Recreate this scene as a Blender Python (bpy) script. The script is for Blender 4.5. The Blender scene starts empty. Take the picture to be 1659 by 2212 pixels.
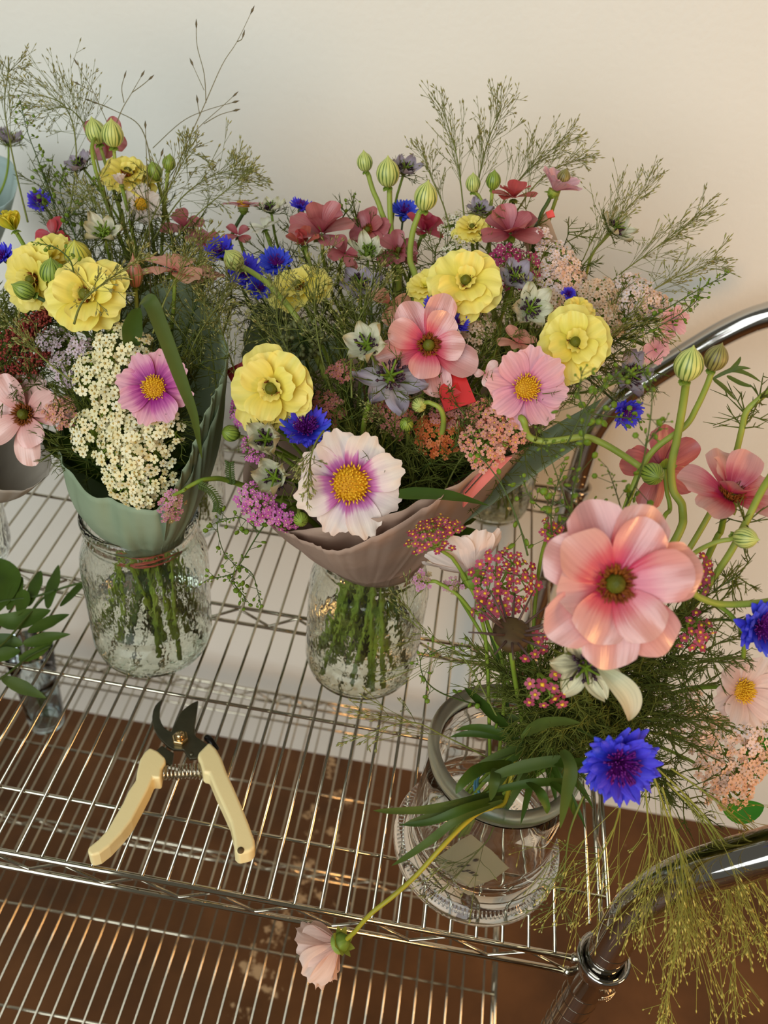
import bpy, math, random
import numpy as np

# ---------------------------------------------------------------- scene basics
scene = bpy.context.scene
COL = scene.collection
S = 0.018            # one unit of the layout = the spacing of the shelf wires (18 mm)
FLOOR_U = -39.8      # floor height in units, the top shelf being 0
WALL_U = 33.0        # distance of the wall behind the cart, in units from the front rail
IMG_W, IMG_H, FPX = 1659, 2212, 1822.2

def lin(c):
    c = np.array(c, float) / 255.0
    o = np.where(c <= .04045, c / 12.92, ((c + .055) / 1.055) ** 2.4)
    return (float(o[0]), float(o[1]), float(o[2]), 1.0)

def W(p):                                   # layout units -> metres, floor at z = 0
    p = np.asarray(p, float)
    return p * S + np.array([0, 0, -FLOOR_U * S])

# camera: position and axes solved from the wire grid of the shelves
CAM_U = np.array([13.39322526, -14.72984471, 32.47159933])
RC = np.array([[0.98573615, 0.13859852, 0.09547094],
               [0.16211397, -0.62959105, -0.75982509],
               [-0.04520298, 0.76446423, -0.64307941]])    # rows: right, down, forward
from mathutils import Matrix, Vector
cam = bpy.data.objects.new('camera', bpy.data.cameras.new('camera'))
COL.objects.link(cam)
m = Matrix.Identity(4)
for i in range(3):
    m[i][0] = RC[0][i]; m[i][1] = -RC[1][i]; m[i][2] = -RC[2][i]
cw = W(CAM_U)
for i in range(3): m[i][3] = cw[i]
cam.matrix_world = m
cam.data.sensor_fit = 'VERTICAL'
cam.data.sensor_height = 36.0
cam.data.lens = FPX / IMG_H * 36.0
cam.data.clip_start = 0.01
cam.data.dof.use_dof = True
cam.data.dof.focus_distance = 29.5 * S
cam.data.dof.aperture_fstop = 9.0
scene.camera = cam

scene.view_settings.view_transform = 'Standard'
scene.view_settings.look = 'None'
scene.view_settings.exposure = 0.0
scene.view_settings.gamma = 1.0
scene.view_settings.use_curve_mapping = False

world = bpy.data.worlds.new('room_light'); scene.world = world
world.use_nodes = True
scene.cycles.max_bounces = 20; scene.cycles.transmission_bounces = 20; scene.cycles.glossy_bounces = 8
bgn = world.node_tree.nodes['Background']
bgn.inputs[0].default_value = lin((198, 196, 184)); bgn.inputs[1].default_value = 0.23

def area(name, loc, target, sx, sy, power, col):
    l = bpy.data.lights.new(name, 'AREA'); l.shape = 'RECTANGLE'; l.size = sx; l.size_y = sy
    l.energy = power; l.color = lin(col)[:3]
    o = bpy.data.objects.new(name, l); COL.objects.link(o)
    o.location = loc
    o.rotation_euler = (Vector(target) - Vector(loc)).to_track_quat('-Z', 'Y').to_euler()
    return o
ctr = W((10, 12, 8))
area('window_daylight', (-.6, -2.05, 2.15), W((-8, 22, 12)), 2.1, 2.9, 84, (234, 242, 244))
area('low_warm_lamp', (1.6, -0.6, 1.15), W((27, 28, 0)), .45, .45, 13, (255, 192, 126))  # unseen warm lamp, low at the right, aimed at the lower wall

# ---------------------------------------------------------------- helpers
def ray(px, py):
    return RC.T @ np.array([(px - IMG_W / 2) / FPX, (py - IMG_H / 2) / FPX, 1.0])
def at(px, py, Y):                          # the point seen at a pixel, Y units behind the front rail
    d = ray(px, py); return CAM_U + d * ((Y - CAM_U[1]) / d[1])
def atz(px, py, Z):
    d = ray(px, py); return CAM_U + d * ((Z - CAM_U[2]) / d[2])
def depth(P): return float(RC[2] @ (np.asarray(P) - CAM_U))
def cdir(a, b):                             # facing: a to the right, b downwards, rest towards the viewer's side
    c = math.sqrt(max(0, 1 - a * a - b * b)); return RC.T @ np.array([a, b, -c])
def unit(v):
    v = np.asarray(v, float); return v / (np.linalg.norm(v) + 1e-12)
def frame(n):
    n = unit(n); h = np.array([0, 0, 1.0]) if abs(n[2]) < .9 else np.array([0, 1.0, 0])
    a = unit(np.cross(h, n)); b = np.cross(n, a)
    return np.stack([a, b, n], 1)           # columns

class G:
    """collects vertices / faces / uvs for one mesh"""
    def __init__(s): s.v = []; s.f = []; s.uv = []; s.n = 0
    def add(s, v, f, uv=None):
        v = np.asarray(v, float).reshape(-1, 3)
        if uv is None: uv = np.zeros((len(v), 2))
        s.v.append(v); s.uv.append(np.asarray(uv, float).reshape(-1, 2))
        for arr in (f if isinstance(f, list) else [f]):
            arr = np.asarray(arr, int)
            if arr.size: s.f.append(arr + s.n)
        s.n += len(v)
    def tf(s, M, T):
        s.v = [v @ M.T + T for v in s.v]; return s
    def merge(s, o):
        for v, uv in zip(o.v, o.uv): s.v.append(v); s.uv.append(uv)
        for f in o.f: s.f.append(f + s.n)
        s.n += o.n

def mesh_from(g, name):
    me = bpy.data.meshes.new(name)
    V = np.concatenate(g.v); UV = np.concatenate(g.uv)
    loops = np.concatenate([f.ravel() for f in g.f]).astype(np.int32)
    tot = np.concatenate([np.full(len(f), f.shape[1]) for f in g.f]).astype(np.int32)
    st = np.concatenate([[0], np.cumsum(tot)[:-1]]).astype(np.int32)
    me.vertices.add(len(V)); me.vertices.foreach_set('co', V.astype(np.float32).ravel())
    me.loops.add(len(loops)); me.loops.foreach_set('vertex_index', loops)
    me.polygons.add(len(tot)); me.polygons.foreach_set('loop_start', st)
    me.polygons.foreach_set('loop_total', tot)
    me.polygons.foreach_set('use_smooth', np.ones(len(tot), bool))
    uvl = me.uv_layers.new(name='UVMap')
    uvl.data.foreach_set('uv', UV[loops].astype(np.float32).ravel())
    me.update(calc_edges=True); me.validate()
    return me

def obj(name, g, material, parent=None, origin=None, flat=False):
    """g in layout units -> ONE mesh object, its origin at `origin` (units) or its parent's"""
    me = mesh_from(g, name)
    if flat: me.polygons.foreach_set('use_smooth', np.zeros(len(me.polygons), bool))
    o = bpy.data.objects.new(name, me); COL.objects.link(o)
    me.materials.append(material)
    base = np.zeros(3)
    if parent is not None:
        p = parent; acc = np.zeros(3)
        while p is not None: acc += np.array(p.location); p = p.parent
        base = acc
        o.parent = parent
    elif origin is not None:
        base = W(origin); o.location = base
    co = np.concatenate(g.v); co = W(co) - base
    me.vertices.foreach_set('co', co.astype(np.float32).ravel()); me.update()
    return o

def thing(name, label, cat, P, group=None):
    o = bpy.data.objects.new(name, None); COL.objects.link(o)
    o.empty_display_size = .01
    o.location = W(P); o['label'] = label; o['category'] = cat
    if group: o['group'] = group
    return o
def tag(o, label, cat, group=None):
    o['label'] = label; o['category'] = cat
    if group: o['group'] = group
    return o
def structure(o): o['kind'] = 'structure'; return o

# ---------------------------------------------------------------- shape builders
def bez(p0, p1, p2, p3, n=14):
    t = np.linspace(0, 1, n)[:, None]
    return (1-t)**3*p0 + 3*(1-t)**2*t*p1 + 3*(1-t)*t*t*p2 + t**3*p3
def spline(pts, n=8, closed=False):
    P = np.asarray(pts, float); k = len(P)
    idx = lambda i: P[i % k] if closed else P[min(max(i, 0), k-1)]
    out = []
    for i in range(k if closed else k-1):
        a, b, c, d = idx(i-1), idx(i), idx(i+1), idx(i+2)
        for t in np.linspace(0, 1, n, endpoint=False):
            out.append(.5*((2*b) + (-a+c)*t + (2*a-5*b+4*c-d)*t*t + (-a+3*b-3*c+d)*t**3))
    if not closed: out.append(P[-1])
    return np.array(out)
def tube(g, path, r, sides=6, cap=True, flatten=1.0):
    P = np.asarray(path, float); n = len(P)
    r = np.broadcast_to(np.asarray(r, float), (n,)) if np.ndim(r) else np.full(n, r)
    T = np.gradient(P, axis=0); T /= np.linalg.norm(T, axis=1)[:, None] + 1e-12
    a = frame(T[0])[:, 0]; A = []
    for t in T:
        a = unit(a - t*np.dot(a, t)); A.append(a)
    A = np.array(A); B = np.cross(T, A)
    th = np.linspace(0, 2*np.pi, sides, endpoint=False)
    V = P[:, None] + r[:, None, None]*(np.cos(th)[None, :, None]*A[:, None] + flatten*np.sin(th)[None, :, None]*B[:, None])
    i = np.arange(n-1)[:, None]*sides; j = np.arange(sides)[None]; j2 = (j+1) % sides
    F = np.stack([i+j, i+j2, i+sides+j2, i+sides+j], -1).reshape(-1, 4)
    L = np.linspace(0, 1, n); uv = np.stack([np.broadcast_to(th/6.2832, (n, sides)), np.broadcast_to(L[:, None], (n, sides))], -1)
    fs = [F]
    if cap: fs += [np.arange(sides)[::-1][None], (np.arange(sides) + (n-1)*sides)[None]]
    g.add(V.reshape(-1, 3), fs, uv.reshape(-1, 2))
def segs(g, A, B, ra, rb, sides=3):
    """many thin straight stems at once"""
    A = np.asarray(A, float).reshape(-1, 3); B = np.asarray(B, float).reshape(-1, 3); m_ = len(A)
    if not m_: return
    D = B - A; D /= np.linalg.norm(D, axis=1)[:, None] + 1e-12
    h = np.where(np.abs(D[:, 2:3]) < .9, np.array([[0, 0, 1.]]), np.array([[0, 1., 0]]))
    X = np.cross(h, D); X /= np.linalg.norm(X, axis=1)[:, None]; Yv = np.cross(D, X)
    th = np.linspace(0, 2*np.pi, sides, endpoint=False)
    ring = np.cos(th)[None, :, None]*X[:, None] + np.sin(th)[None, :, None]*Yv[:, None]
    ra = np.broadcast_to(ra, (m_,)); rb = np.broadcast_to(rb, (m_,))
    V = np.concatenate([A[:, None] + ring*ra[:, None, None], B[:, None] + ring*rb[:, None, None]], 1)
    b = np.arange(m_)[:, None]*2*sides; j = np.arange(sides)[None]; j2 = (j+1) % sides
    F = np.stack([b+j, b+j2, b+sides+j2, b+sides+j], -1).reshape(-1, 4)
    g.add(V.reshape(-1, 3), F)
def stamp(g, tv, tfaces, M, T, uvx=None, tuv=None):
    """copies of a small template: M (k,3,3) T (k,3)"""
    tv = np.asarray(tv, float); k = len(T); nv = len(tv)
    if k == 0: return
    V = np.einsum('kij,vj->kvi', M, tv) + T[:, None]
    off = (np.arange(k)*nv)[:, None, None]
    fs = [(np.asarray(f)[None] + off).reshape(-1, np.asarray(f).shape[1]) for f in tfaces]
    uv = np.zeros((k, nv, 2))
    if tuv is not None: uv[:, :, 1] = np.asarray(tuv)[None]
    if uvx is not None: uv[:, :, 0] = np.asarray(uvx)[:, None]
    g.add(V.reshape(-1, 3), fs, uv.reshape(-1, 2))
def frames(N, spin):
    N = N / (np.linalg.norm(N, axis=1)[:, None] + 1e-12)
    h = np.where(np.abs(N[:, 2:3]) < .9, np.array([[0, 0, 1.]]), np.array([[0, 1., 0]]))
    X = np.cross(h, N); X /= np.linalg.norm(X, axis=1)[:, None]; Yv = np.cross(N, X)
    c, s = np.cos(spin)[:, None], np.sin(spin)[:, None]
    return np.stack([X*c + Yv*s, -X*s + Yv*c, N], -1)
def ball(nu=6, nv=4, sz=1.0):
    v = [(0, 0, -sz)]; uv = [0]
    for i in range(1, nv):
        ph = -math.pi/2 + math.pi*i/nv
        for j in range(nu):
            t = 2*math.pi*j/nu; v.append((math.cos(ph)*math.cos(t), math.cos(ph)*math.sin(t), sz*math.sin(ph)))
    v.append((0, 0, sz)); q = []; t3 = []
    for j in range(nu):
        t3.append((0, 1+(j+1) % nu, 1+j))
        for i in range(nv-2):
            a = 1+i*nu
            q.append((a+j, a+(j+1) % nu, a+nu+(j+1) % nu, a+nu+j))
        a = 1+(nv-2)*nu; t3.append((a+j, a+(j+1) % nu, len(v)-1))
    return np.array(v), ([np.array(q)] if q else []) + [np.array(t3)]
BALL = ball(6, 4); BALL_S = ball(4, 2); SEED = ball(4, 2, 1.0)
def blobs(g, P, N, rad, ln, rng, tmpl=BALL):
    P = np.asarray(P, float).reshape(-1, 3); N = np.asarray(N, float).reshape(-1, 3)
    k = len(P)
    if not k: return
    M = frames(N, rng.uniform(0, 6.28, k))
    sc = np.stack([np.broadcast_to(rad, (k,)), np.broadcast_to(rad, (k,)), np.broadcast_to(ln, (k,))], 1)
    stamp(g, tmpl[0], tmpl[1], M*sc[:, None, :], P, uvx=rng.uniform(0, 1, k))
def lathe(g, prof, n=48, C=(0, 0, 0), M=None, close=False, wob=None):
    pr = np.asarray(prof, float); k = len(pr)
    th = np.linspace(0, 2*np.pi, n, endpoint=False)
    r = pr[:, 0][:, None]*np.ones(n)[None]
    if wob is not None: r = r*wob(th[None], pr[:, 1][:, None])
    V = np.stack([r*np.cos(th), r*np.sin(th), np.broadcast_to(pr[:, 1][:, None], r.shape)], -1).reshape(-1, 3)
    if M is not None: V = V @ np.asarray(M).T
    V = V + np.asarray(C)
    kk = k if close else k-1
    i = np.arange(kk)[:, None]*n; i2 = ((np.arange(kk)+1) % k)[:, None]*n
    j = np.arange(n)[None]; j2 = (j+1) % n
    F = np.stack([i+j, i+j2, i2+j2, i2+j], -1).reshape(-1, 4)
    uv = np.stack([np.broadcast_to(th/6.2832, r.shape), np.broadcast_to(np.linspace(0, 1, k)[:, None], r.shape)], -1).reshape(-1, 2)
    g.add(V, F, uv)
def petal(L, Wd, nv=8, nu=7, base=.2, wmax=.62, tip=.75, rnd=.2, el=(0., 0.), cup=0., ruf=0., rf=2., ph=0., notch=0., pw=1.0):
    v = np.linspace(0, 1, nv)[:, None]; u = np.linspace(-1, 1, nu)[None]
    w = Wd*(base + (1-base)*np.sin(np.pi/2*np.minimum(v/wmax, 1))**pw)*(1-(1-tip)*np.maximum(0, (v-wmax)/(1-wmax))**2)
    x = L*v*(1-rnd*u*u*v*v) - L*notch*(.5-.5*np.cos(3*np.pi*(u+.33)))*v**4
    y = w*u
    z = L*(el[0]*v+el[1]*v*v) + cup*Wd*u*u*np.sqrt(v) + ruf*L*np.sin(rf*np.pi*u+ph)*v*v
    V = np.stack([x+0*u, y, z+0*u], -1).reshape(-1, 3)
    i = np.arange(nv-1)[:, None]*nu; j = np.arange(nu-1)[None]
    F = np.stack([i+j, i+nu+j, i+nu+j+1, i+j+1], -1).reshape(-1, 4)
    uv = np.stack([np.broadcast_to(u*.5+.5, (nv, nu)), np.broadcast_to(v, (nv, nu))], -1).reshape(-1, 2)
    return V, F, uv
def rotz(a):
    c, s = math.cos(a), math.sin(a); return np.array([[c, -s, 0], [s, c, 0], [0, 0, 1.]])
def roty(a):
    c, s = math.cos(a), math.sin(a); return np.array([[c, 0, s], [0, 1., 0], [-s, 0, c]])

# ---------------------------------------------------------------- materials
MATS = {}
def newmat(name):
    m_ = bpy.data.materials.new(name); m_.use_nodes = True
    nt = m_.node_tree; nt.nodes.clear()
    out = nt.nodes.new('ShaderNodeOutputMaterial')
    return m_, nt, out
def N(nt, t, **kw):
    n = nt.nodes.new(t)
    for k, v in kw.items():
        if hasattr(n, k): setattr(n, k, v)
    return n
def ramp(nt, stops):
    r = nt.nodes.new('ShaderNodeValToRGB'); e = r.color_ramp.elements
    while len(e) > 1: e.remove(e[-1])
    e[0].position = stops[0][0]; e[0].color = lin(stops[0][1])
    for p, c in stops[1:]:
        x = e.new(p); x.color = lin(c)
    return r
def simple(name, col, rough=.5, metal=0., spec=.5, var=0., col2=None, scale=8., transl=0., coat=0., bump=0., bscale=60.):
    if name in MATS: return MATS[name]
    m_, nt, out = newmat(name); L = nt.links
    b = N(nt, 'ShaderNodeBsdfPrincipled')
    b.inputs['Base Color'].default_value = lin(col); b.inputs['Roughness'].default_value = rough
    b.inputs['Metallic'].default_value = metal; b.inputs['Specular IOR Level'].default_value = spec
    b.inputs['Coat Weight'].default_value = coat
    colsock = None
    tc = N(nt, 'ShaderNodeTexCoord')
    if col2 is not None:
        nz = N(nt, 'ShaderNodeTexNoise'); nz.inputs['Scale'].default_value = scale; nz.inputs['Detail'].default_value = 4
        L.new(tc.outputs['Object'], nz.inputs['Vector'])
        rp = ramp(nt, [(.3, col), (.7, col2)]); L.new(nz.outputs['Fac'], rp.inputs['Fac'])
        L.new(rp.outputs['Color'], b.inputs['Base Color']); colsock = rp.outputs['Color']
    if bump:
        nz2 = N(nt, 'ShaderNodeTexNoise'); nz2.inputs['Scale'].default_value = bscale; nz2.inputs['Detail'].default_value = 3
        L.new(tc.outputs['Object'], nz2.inputs['Vector'])
        bp = N(nt, 'ShaderNodeBump'); bp.inputs['Strength'].default_value = bump; bp.inputs['Distance'].default_value = .002
        L.new(nz2.outputs['Fac'], bp.inputs['Height']); L.new(bp.outputs['Normal'], b.inputs['Normal'])
    sh = b.outputs[0]
    if transl:
        t = N(nt, 'ShaderNodeBsdfTranslucent'); t.inputs['Color'].default_value = lin(col)
        if colsock: L.new(colsock, t.inputs['Color'])
        mx = N(nt, 'ShaderNodeMixShader'); mx.inputs[0].default_value = transl
        L.new(b.outputs[0], mx.inputs[1]); L.new(t.outputs[0], mx.inputs[2]); sh = mx.outputs[0]
    L.new(sh, out.inputs[0]); MATS[name] = m_; return m_
def petalmat(name, stops, feather=.2, streak=.12, freq=14., rough=.5, spec=.35, coat=0., transl=.25, hue=.02, fine=0.):
    """petal colour runs from base to tip along the petal (UV y), feathered and veined along its length"""
    if name in MATS: return MATS[name]
    m_, nt, out = newmat(name); L = nt.links
    uv = N(nt, 'ShaderNodeUVMap'); sp = N(nt, 'ShaderNodeSeparateXYZ'); L.new(uv.outputs[0], sp.inputs[0])
    oi = N(nt, 'ShaderNodeObjectInfo')
    cb = N(nt, 'ShaderNodeCombineXYZ')
    mu = N(nt, 'ShaderNodeMath', operation='MULTIPLY'); mu.inputs[1].default_value = freq; L.new(sp.outputs[0], mu.inputs[0])
    mv = N(nt, 'ShaderNodeMath', operation='MULTIPLY'); mv.inputs[1].default_value = 1.3; L.new(sp.outputs[1], mv.inputs[0])
    mr = N(nt, 'ShaderNodeMath', operation='MULTIPLY'); mr.inputs[1].default_value = 37.; L.new(oi.outputs['Random'], mr.inputs[0])
    L.new(mu.outputs[0], cb.inputs[0]); L.new(mv.outputs[0], cb.inputs[1]); L.new(mr.outputs[0], cb.inputs[2])
    nz = N(nt, 'ShaderNodeTexNoise'); nz.inputs['Scale'].default_value = 1.; nz.inputs['Detail'].default_value = 3
    L.new(cb.outputs[0], nz.inputs['Vector'])
    sub = N(nt, 'ShaderNodeMath', operation='SUBTRACT'); sub.inputs[1].default_value = .5; L.new(nz.outputs['Fac'], sub.inputs[0])
    ma = N(nt, 'ShaderNodeMath', operation='MULTIPLY_ADD'); ma.inputs[1].default_value = feather*2
    L.new(sub.outputs[0], ma.inputs[0]); L.new(sp.outputs[1], ma.inputs[2])
    rp = ramp(nt, stops); L.new(ma.outputs[0], rp.inputs['Fac'])
    hsv = N(nt, 'ShaderNodeHueSaturation')
    L.new(rp.outputs['Color'], hsv.inputs['Color'])
    hv = N(nt, 'ShaderNodeMath', operation='MULTIPLY_ADD'); hv.inputs[1].default_value = streak*4; hv.inputs[2].default_value = 1.
    L.new(sub.outputs[0], hv.inputs[0]); L.new(hv.outputs[0], hsv.inputs['Value'])
    hh = N(nt, 'ShaderNodeMath', operation='MULTIPLY_ADD'); hh.inputs[1].default_value = hue; hh.inputs[2].default_value = .5-hue/2
    L.new(oi.outputs['Random'], hh.inputs[0]); L.new(hh.outputs[0], hsv.inputs['Hue'])
    b = N(nt, 'ShaderNodeBsdfPrincipled')
    b.inputs['Roughness'].default_value = rough; b.inputs['Specular IOR Level'].default_value = spec
    b.inputs['Coat Weight'].default_value = coat; b.inputs['Coat Roughness'].default_value = .22
    L.new(hsv.outputs[0], b.inputs['Base Color'])
    bp = N(nt, 'ShaderNodeBump'); bp.inputs['Strength'].default_value = .35; bp.inputs['Distance'].default_value = .0006
    L.new(nz.outputs['Fac'], bp.inputs['Height']); L.new(bp.outputs['Normal'], b.inputs['Normal'])
    L.new(bp.outputs['Normal'], b.inputs['Coat Normal'])
    t = N(nt, 'ShaderNodeBsdfTranslucent'); L.new(hsv.outputs[0], t.inputs['Color'])
    mx = N(nt, 'ShaderNodeMixShader'); mx.inputs[0].default_value = transl
    L.new(b.outputs[0], mx.inputs[1]); L.new(t.outputs[0], mx.inputs[2])
    L.new(mx.outputs[0], out.inputs[0]); MATS[name] = m_; return m_
def budmat(name, pale, dark, lobes=10):
    if name in MATS: return MATS[name]
    m_, nt, out = newmat(name); L = nt.links
    uv = N(nt, 'ShaderNodeUVMap'); sp = N(nt, 'ShaderNodeSeparateXYZ'); L.new(uv.outputs[0], sp.inputs[0])
    cb = N(nt, 'ShaderNodeCombineXYZ')
    mu = N(nt, 'ShaderNodeMath', operation='MULTIPLY'); mu.inputs[1].default_value = lobes*1.0; L.new(sp.outputs[0], mu.inputs[0])
    L.new(mu.outputs[0], cb.inputs[0]); L.new(sp.outputs[1], cb.inputs[1])
    wv = N(nt, 'ShaderNodeTexWave'); wv.inputs['Scale'].default_value = .5; wv.inputs['Distortion'].default_value = 5.5
    wv.inputs['Detail'].default_value = 2.; wv.inputs['Detail Scale'].default_value = 2.5
    L.new(cb.outputs[0], wv.inputs['Vector'])
    rp = ramp(nt, [(.05, dark), (.32, pale), (.9, pale)]); L.new(wv.outputs['Fac'], rp.inputs['Fac'])
    b = N(nt, 'ShaderNodeBsdfPrincipled'); b.inputs['Roughness'].default_value = .45
    L.new(rp.outputs[0], b.inputs['Base Color'])
    L.new(b.outputs[0], out.inputs[0]); MATS[name] = m_; return m_
def glassmat(name, bump=0., scale=40., stretch=3., tint=(250, 253, 248), ior=1.46, rough=0.0):
    if name in MATS: return MATS[name]
    m_, nt, out = newmat(name); L = nt.links
    b = N(nt, 'ShaderNodeBsdfPrincipled')
    b.inputs['Base Color'].default_value = lin(tint); b.inputs['Roughness'].default_value = rough
    b.inputs['Transmission Weight'].default_value = 1.; b.inputs['IOR'].default_value = ior
    if bump:
        tc = N(nt, 'ShaderNodeTexCoord'); mp = N(nt, 'ShaderNodeMapping')
        mp.inputs['Scale'].default_value = (stretch, stretch, 1.)
        L.new(tc.outputs['Object'], mp.inputs[0])
        nz = N(nt, 'ShaderNodeTexNoise'); nz.inputs['Scale'].default_value = scale; nz.inputs['Detail'].default_value = 1.5
        L.new(mp.outputs[0], nz.inputs['Vector'])
        bp = N(nt, 'ShaderNodeBump'); bp.inputs['Strength'].default_value = bump; bp.inputs['Distance'].default_value = .003
        L.new(nz.outputs['Fac'], bp.inputs['Height']); L.new(bp.outputs['Normal'], b.inputs['Normal'])
    L.new(b.outputs[0], out.inputs[0]); MATS[name] = m_; return m_

chrome = simple('chrome', (190, 182, 162), .08, 1.0)
chrome_tube = simple('polished_chrome_tube', (190, 186, 180), .06, 1.0)
steel_dark = simple('dark_steel', (96, 94, 78), .42, 1.0, col2=(120, 114, 94), scale=60)
zinc = simple('zinc_plated_steel', (214, 186, 140), .2, 1.0)
cream_plastic = simple('cream_plastic', (244, 224, 164), .38, 0., .5, bump=.05, bscale=400)
stem_green = simple('stem_green', (146, 162, 54), .5, 0, .4, col2=(112, 138, 42), scale=30, transl=.12)
stem_pale = simple('pale_stem_green', (166, 176, 76), .5, 0, .4, col2=(142, 158, 58), scale=40, transl=.15)
stem_dark = simple('dark_stem_green', (78, 94, 38), .55, 0, .3, col2=(58, 76, 30), scale=30)
fern_green = simple('feathery_green', (122, 126, 52), .6, 0, .2, col2=(80, 92, 34), scale=12, transl=.2)
leaf_dark = simple('dark_leaf', (52, 74, 18), .5, 0, .3, col2=(74, 98, 26), scale=25, transl=.2)
leaf_mid = simple('mid_green_leaf', (92, 108, 44), .55, 0, .3, col2=(66, 84, 32), scale=22, transl=.25)
grass_green = simple('grass_thread', (128, 132, 66), .6, 0, .2, col2=(106, 112, 48), scale=8, transl=.1)
grass_yellow = simple('yellowish_grass_thread', (172, 164, 76), .6, 0, .2, col2=(140, 138, 54), scale=8, transl=.1)
seed_tan = simple('grass_seed_tan', (160, 156, 92), .6, 0, .2, col2=(112, 110, 60), scale=30)
seed_yellow = simple('grass_seed_yellow', (220, 204, 110), .55, 0, .2, col2=(184, 168, 76), scale=30, transl=.2)
pod_green = simple('pod_green', (124, 150, 40), .5, 0, .3, col2=(98, 124, 30), scale=25, transl=.25)
# ---------------------------------------------------------------- the setting
def quad(name, pts, material):
    g = G(); g.add(np.array(pts, float), np.array([[0, 1, 2, 3]])); return structure(obj(name, g, material, flat=True))

def wall_material():
    m_, nt, out = newmat('painted_plaster'); L = nt.links
    tc = N(nt, 'ShaderNodeTexCoord')
    b = N(nt, 'ShaderNodeBsdfPrincipled'); b.inputs['Roughness'].default_value = .62; b.inputs['Specular IOR Level'].default_value = .3
    n1 = N(nt, 'ShaderNodeTexNoise'); n1.inputs['Scale'].default_value = 3.; n1.inputs['Detail'].default_value = 5
    L.new(tc.outputs['Object'], n1.inputs['Vector'])
    rp = ramp(nt, [(.35, (226, 225, 214)), (.7, (233, 231, 221))]); L.new(n1.outputs['Fac'], rp.inputs['Fac'])
    # few small scuffs
    mp = N(nt, 'ShaderNodeMapping'); mp.inputs['Scale'].default_value = (9, 9, 26); L.new(tc.outputs['Object'], mp.inputs[0])
    n2 = N(nt, 'ShaderNodeTexNoise'); n2.inputs['Scale'].default_value = 1.; n2.inputs['Detail'].default_value = 6
    L.new(mp.outputs[0], n2.inputs['Vector'])
    r2 = ramp(nt, [(.74, (255, 255, 255)), (.80, (196, 184, 168))]); L.new(n2.outputs['Fac'], r2.inputs['Fac'])
    mx = N(nt, 'ShaderNodeMix'); mx.data_type = 'RGBA'; mx.blend_type = 'MULTIPLY'; mx.inputs[0].default_value = .6
    L.new(rp.outputs[0], mx.inputs[6]); L.new(r2.outputs[0], mx.inputs[7])
    L.new(mx.outputs[2], b.inputs['Base Color'])
    n3 = N(nt, 'ShaderNodeTexNoise'); n3.inputs['Scale'].default_value = 170.; n3.inputs['Detail'].default_value = 3
    L.new(tc.outputs['Object'], n3.inputs['Vector'])
    bp = N(nt, 'ShaderNodeBump'); bp.inputs['Strength'].default_value = .22; bp.inputs['Distance'].default_value = .002
    L.new(n3.outputs['Fac'], bp.inputs['Height']); L.new(bp.outputs[0], b.inputs['Normal'])
    L.new(b.outputs[0], out.inputs[0]); return m_
def floor_material():
    m_, nt, out = newmat('stained_brown_floor'); L = nt.links
    tc = N(nt, 'ShaderNodeTexCoord')
    b = N(nt, 'ShaderNodeBsdfPrincipled'); b.inputs['Roughness'].default_value = .45; b.inputs['Specular IOR Level'].default_value = .3
    n1 = N(nt, 'ShaderNodeTexNoise'); n1.inputs['Scale'].default_value = 5.; n1.inputs['Detail'].default_value = 8; n1.inputs['Roughness'].default_value = .62
    L.new(tc.outputs['Object'], n1.inputs['Vector'])
    rp = ramp(nt, [(.3, (66, 40, 16)), (.5, (88, 55, 25)), (.72, (108, 70, 36))]); L.new(n1.outputs['Fac'], rp.inputs['Fac'])
    # worn, scraped patches down to a tan screed: a streak beside the big vase and a few specks
    mp = N(nt, 'ShaderNodeMapping'); mp.inputs['Location'].default_value = (-.14, 0, 0); L.new(tc.outputs['Object'], mp.inputs[0])
    sx = N(nt, 'ShaderNodeSeparateXYZ'); L.new(mp.outputs[0], sx.inputs[0])
    wob = N(nt, 'ShaderNodeMath', operation='MULTIPLY_ADD'); wob.inputs[1].default_value = .0; L.new(sx.outputs[1], wob.inputs[0]); L.new(sx.outputs[0], wob.inputs[2])
    ab = N(nt, 'ShaderNodeMath', operation='ABSOLUTE'); L.new(wob.outputs[0], ab.inputs[0])
    st = N(nt, 'ShaderNodeMapRange'); st.inputs[1].default_value = .0; st.inputs[2].default_value = .13; st.inputs[3].default_value = .17; st.inputs[4].default_value = 0.
    L.new(ab.outputs[0], st.inputs[0])
    n2 = N(nt, 'ShaderNodeTexNoise'); n2.inputs['Scale'].default_value = 14.; n2.inputs['Detail'].default_value = 9; n2.inputs['Roughness'].default_value = .7
    L.new(tc.outputs['Object'], n2.inputs['Vector'])
    ad = N(nt, 'ShaderNodeMath', operation='ADD'); L.new(n2.outputs['Fac'], ad.inputs[0]); L.new(st.outputs[0], ad.inputs[1])
    th = ramp(nt, [(.69, (0, 0, 0)), (.73, (255, 255, 255))]); L.new(ad.outputs[0], th.inputs['Fac'])
    mx = N(nt, 'ShaderNodeMix'); mx.data_type = 'RGBA'; L.new(th.outputs[0], mx.inputs[0])
    L.new(rp.outputs[0], mx.inputs[6]); mx.inputs[7].default_value = lin((176, 146, 108))
    L.new(mx.outputs[2], b.inputs['Base Color'])
    bp = N(nt, 'ShaderNodeBump'); bp.inputs['Strength'].default_value = .3; bp.inputs['Distance'].default_value = .002
    L.new(n2.outputs['Fac'], bp.inputs['Height']); L.new(bp.outputs[0], b.inputs['Normal'])
    L.new(b.outputs[0], out.inputs[0]); return m_
quad('wall_back', [(-190, WALL_U, FLOOR_U), (210, WALL_U, FLOOR_U), (210, WALL_U, 125), (-190, WALL_U, 125)], wall_material())
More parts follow.
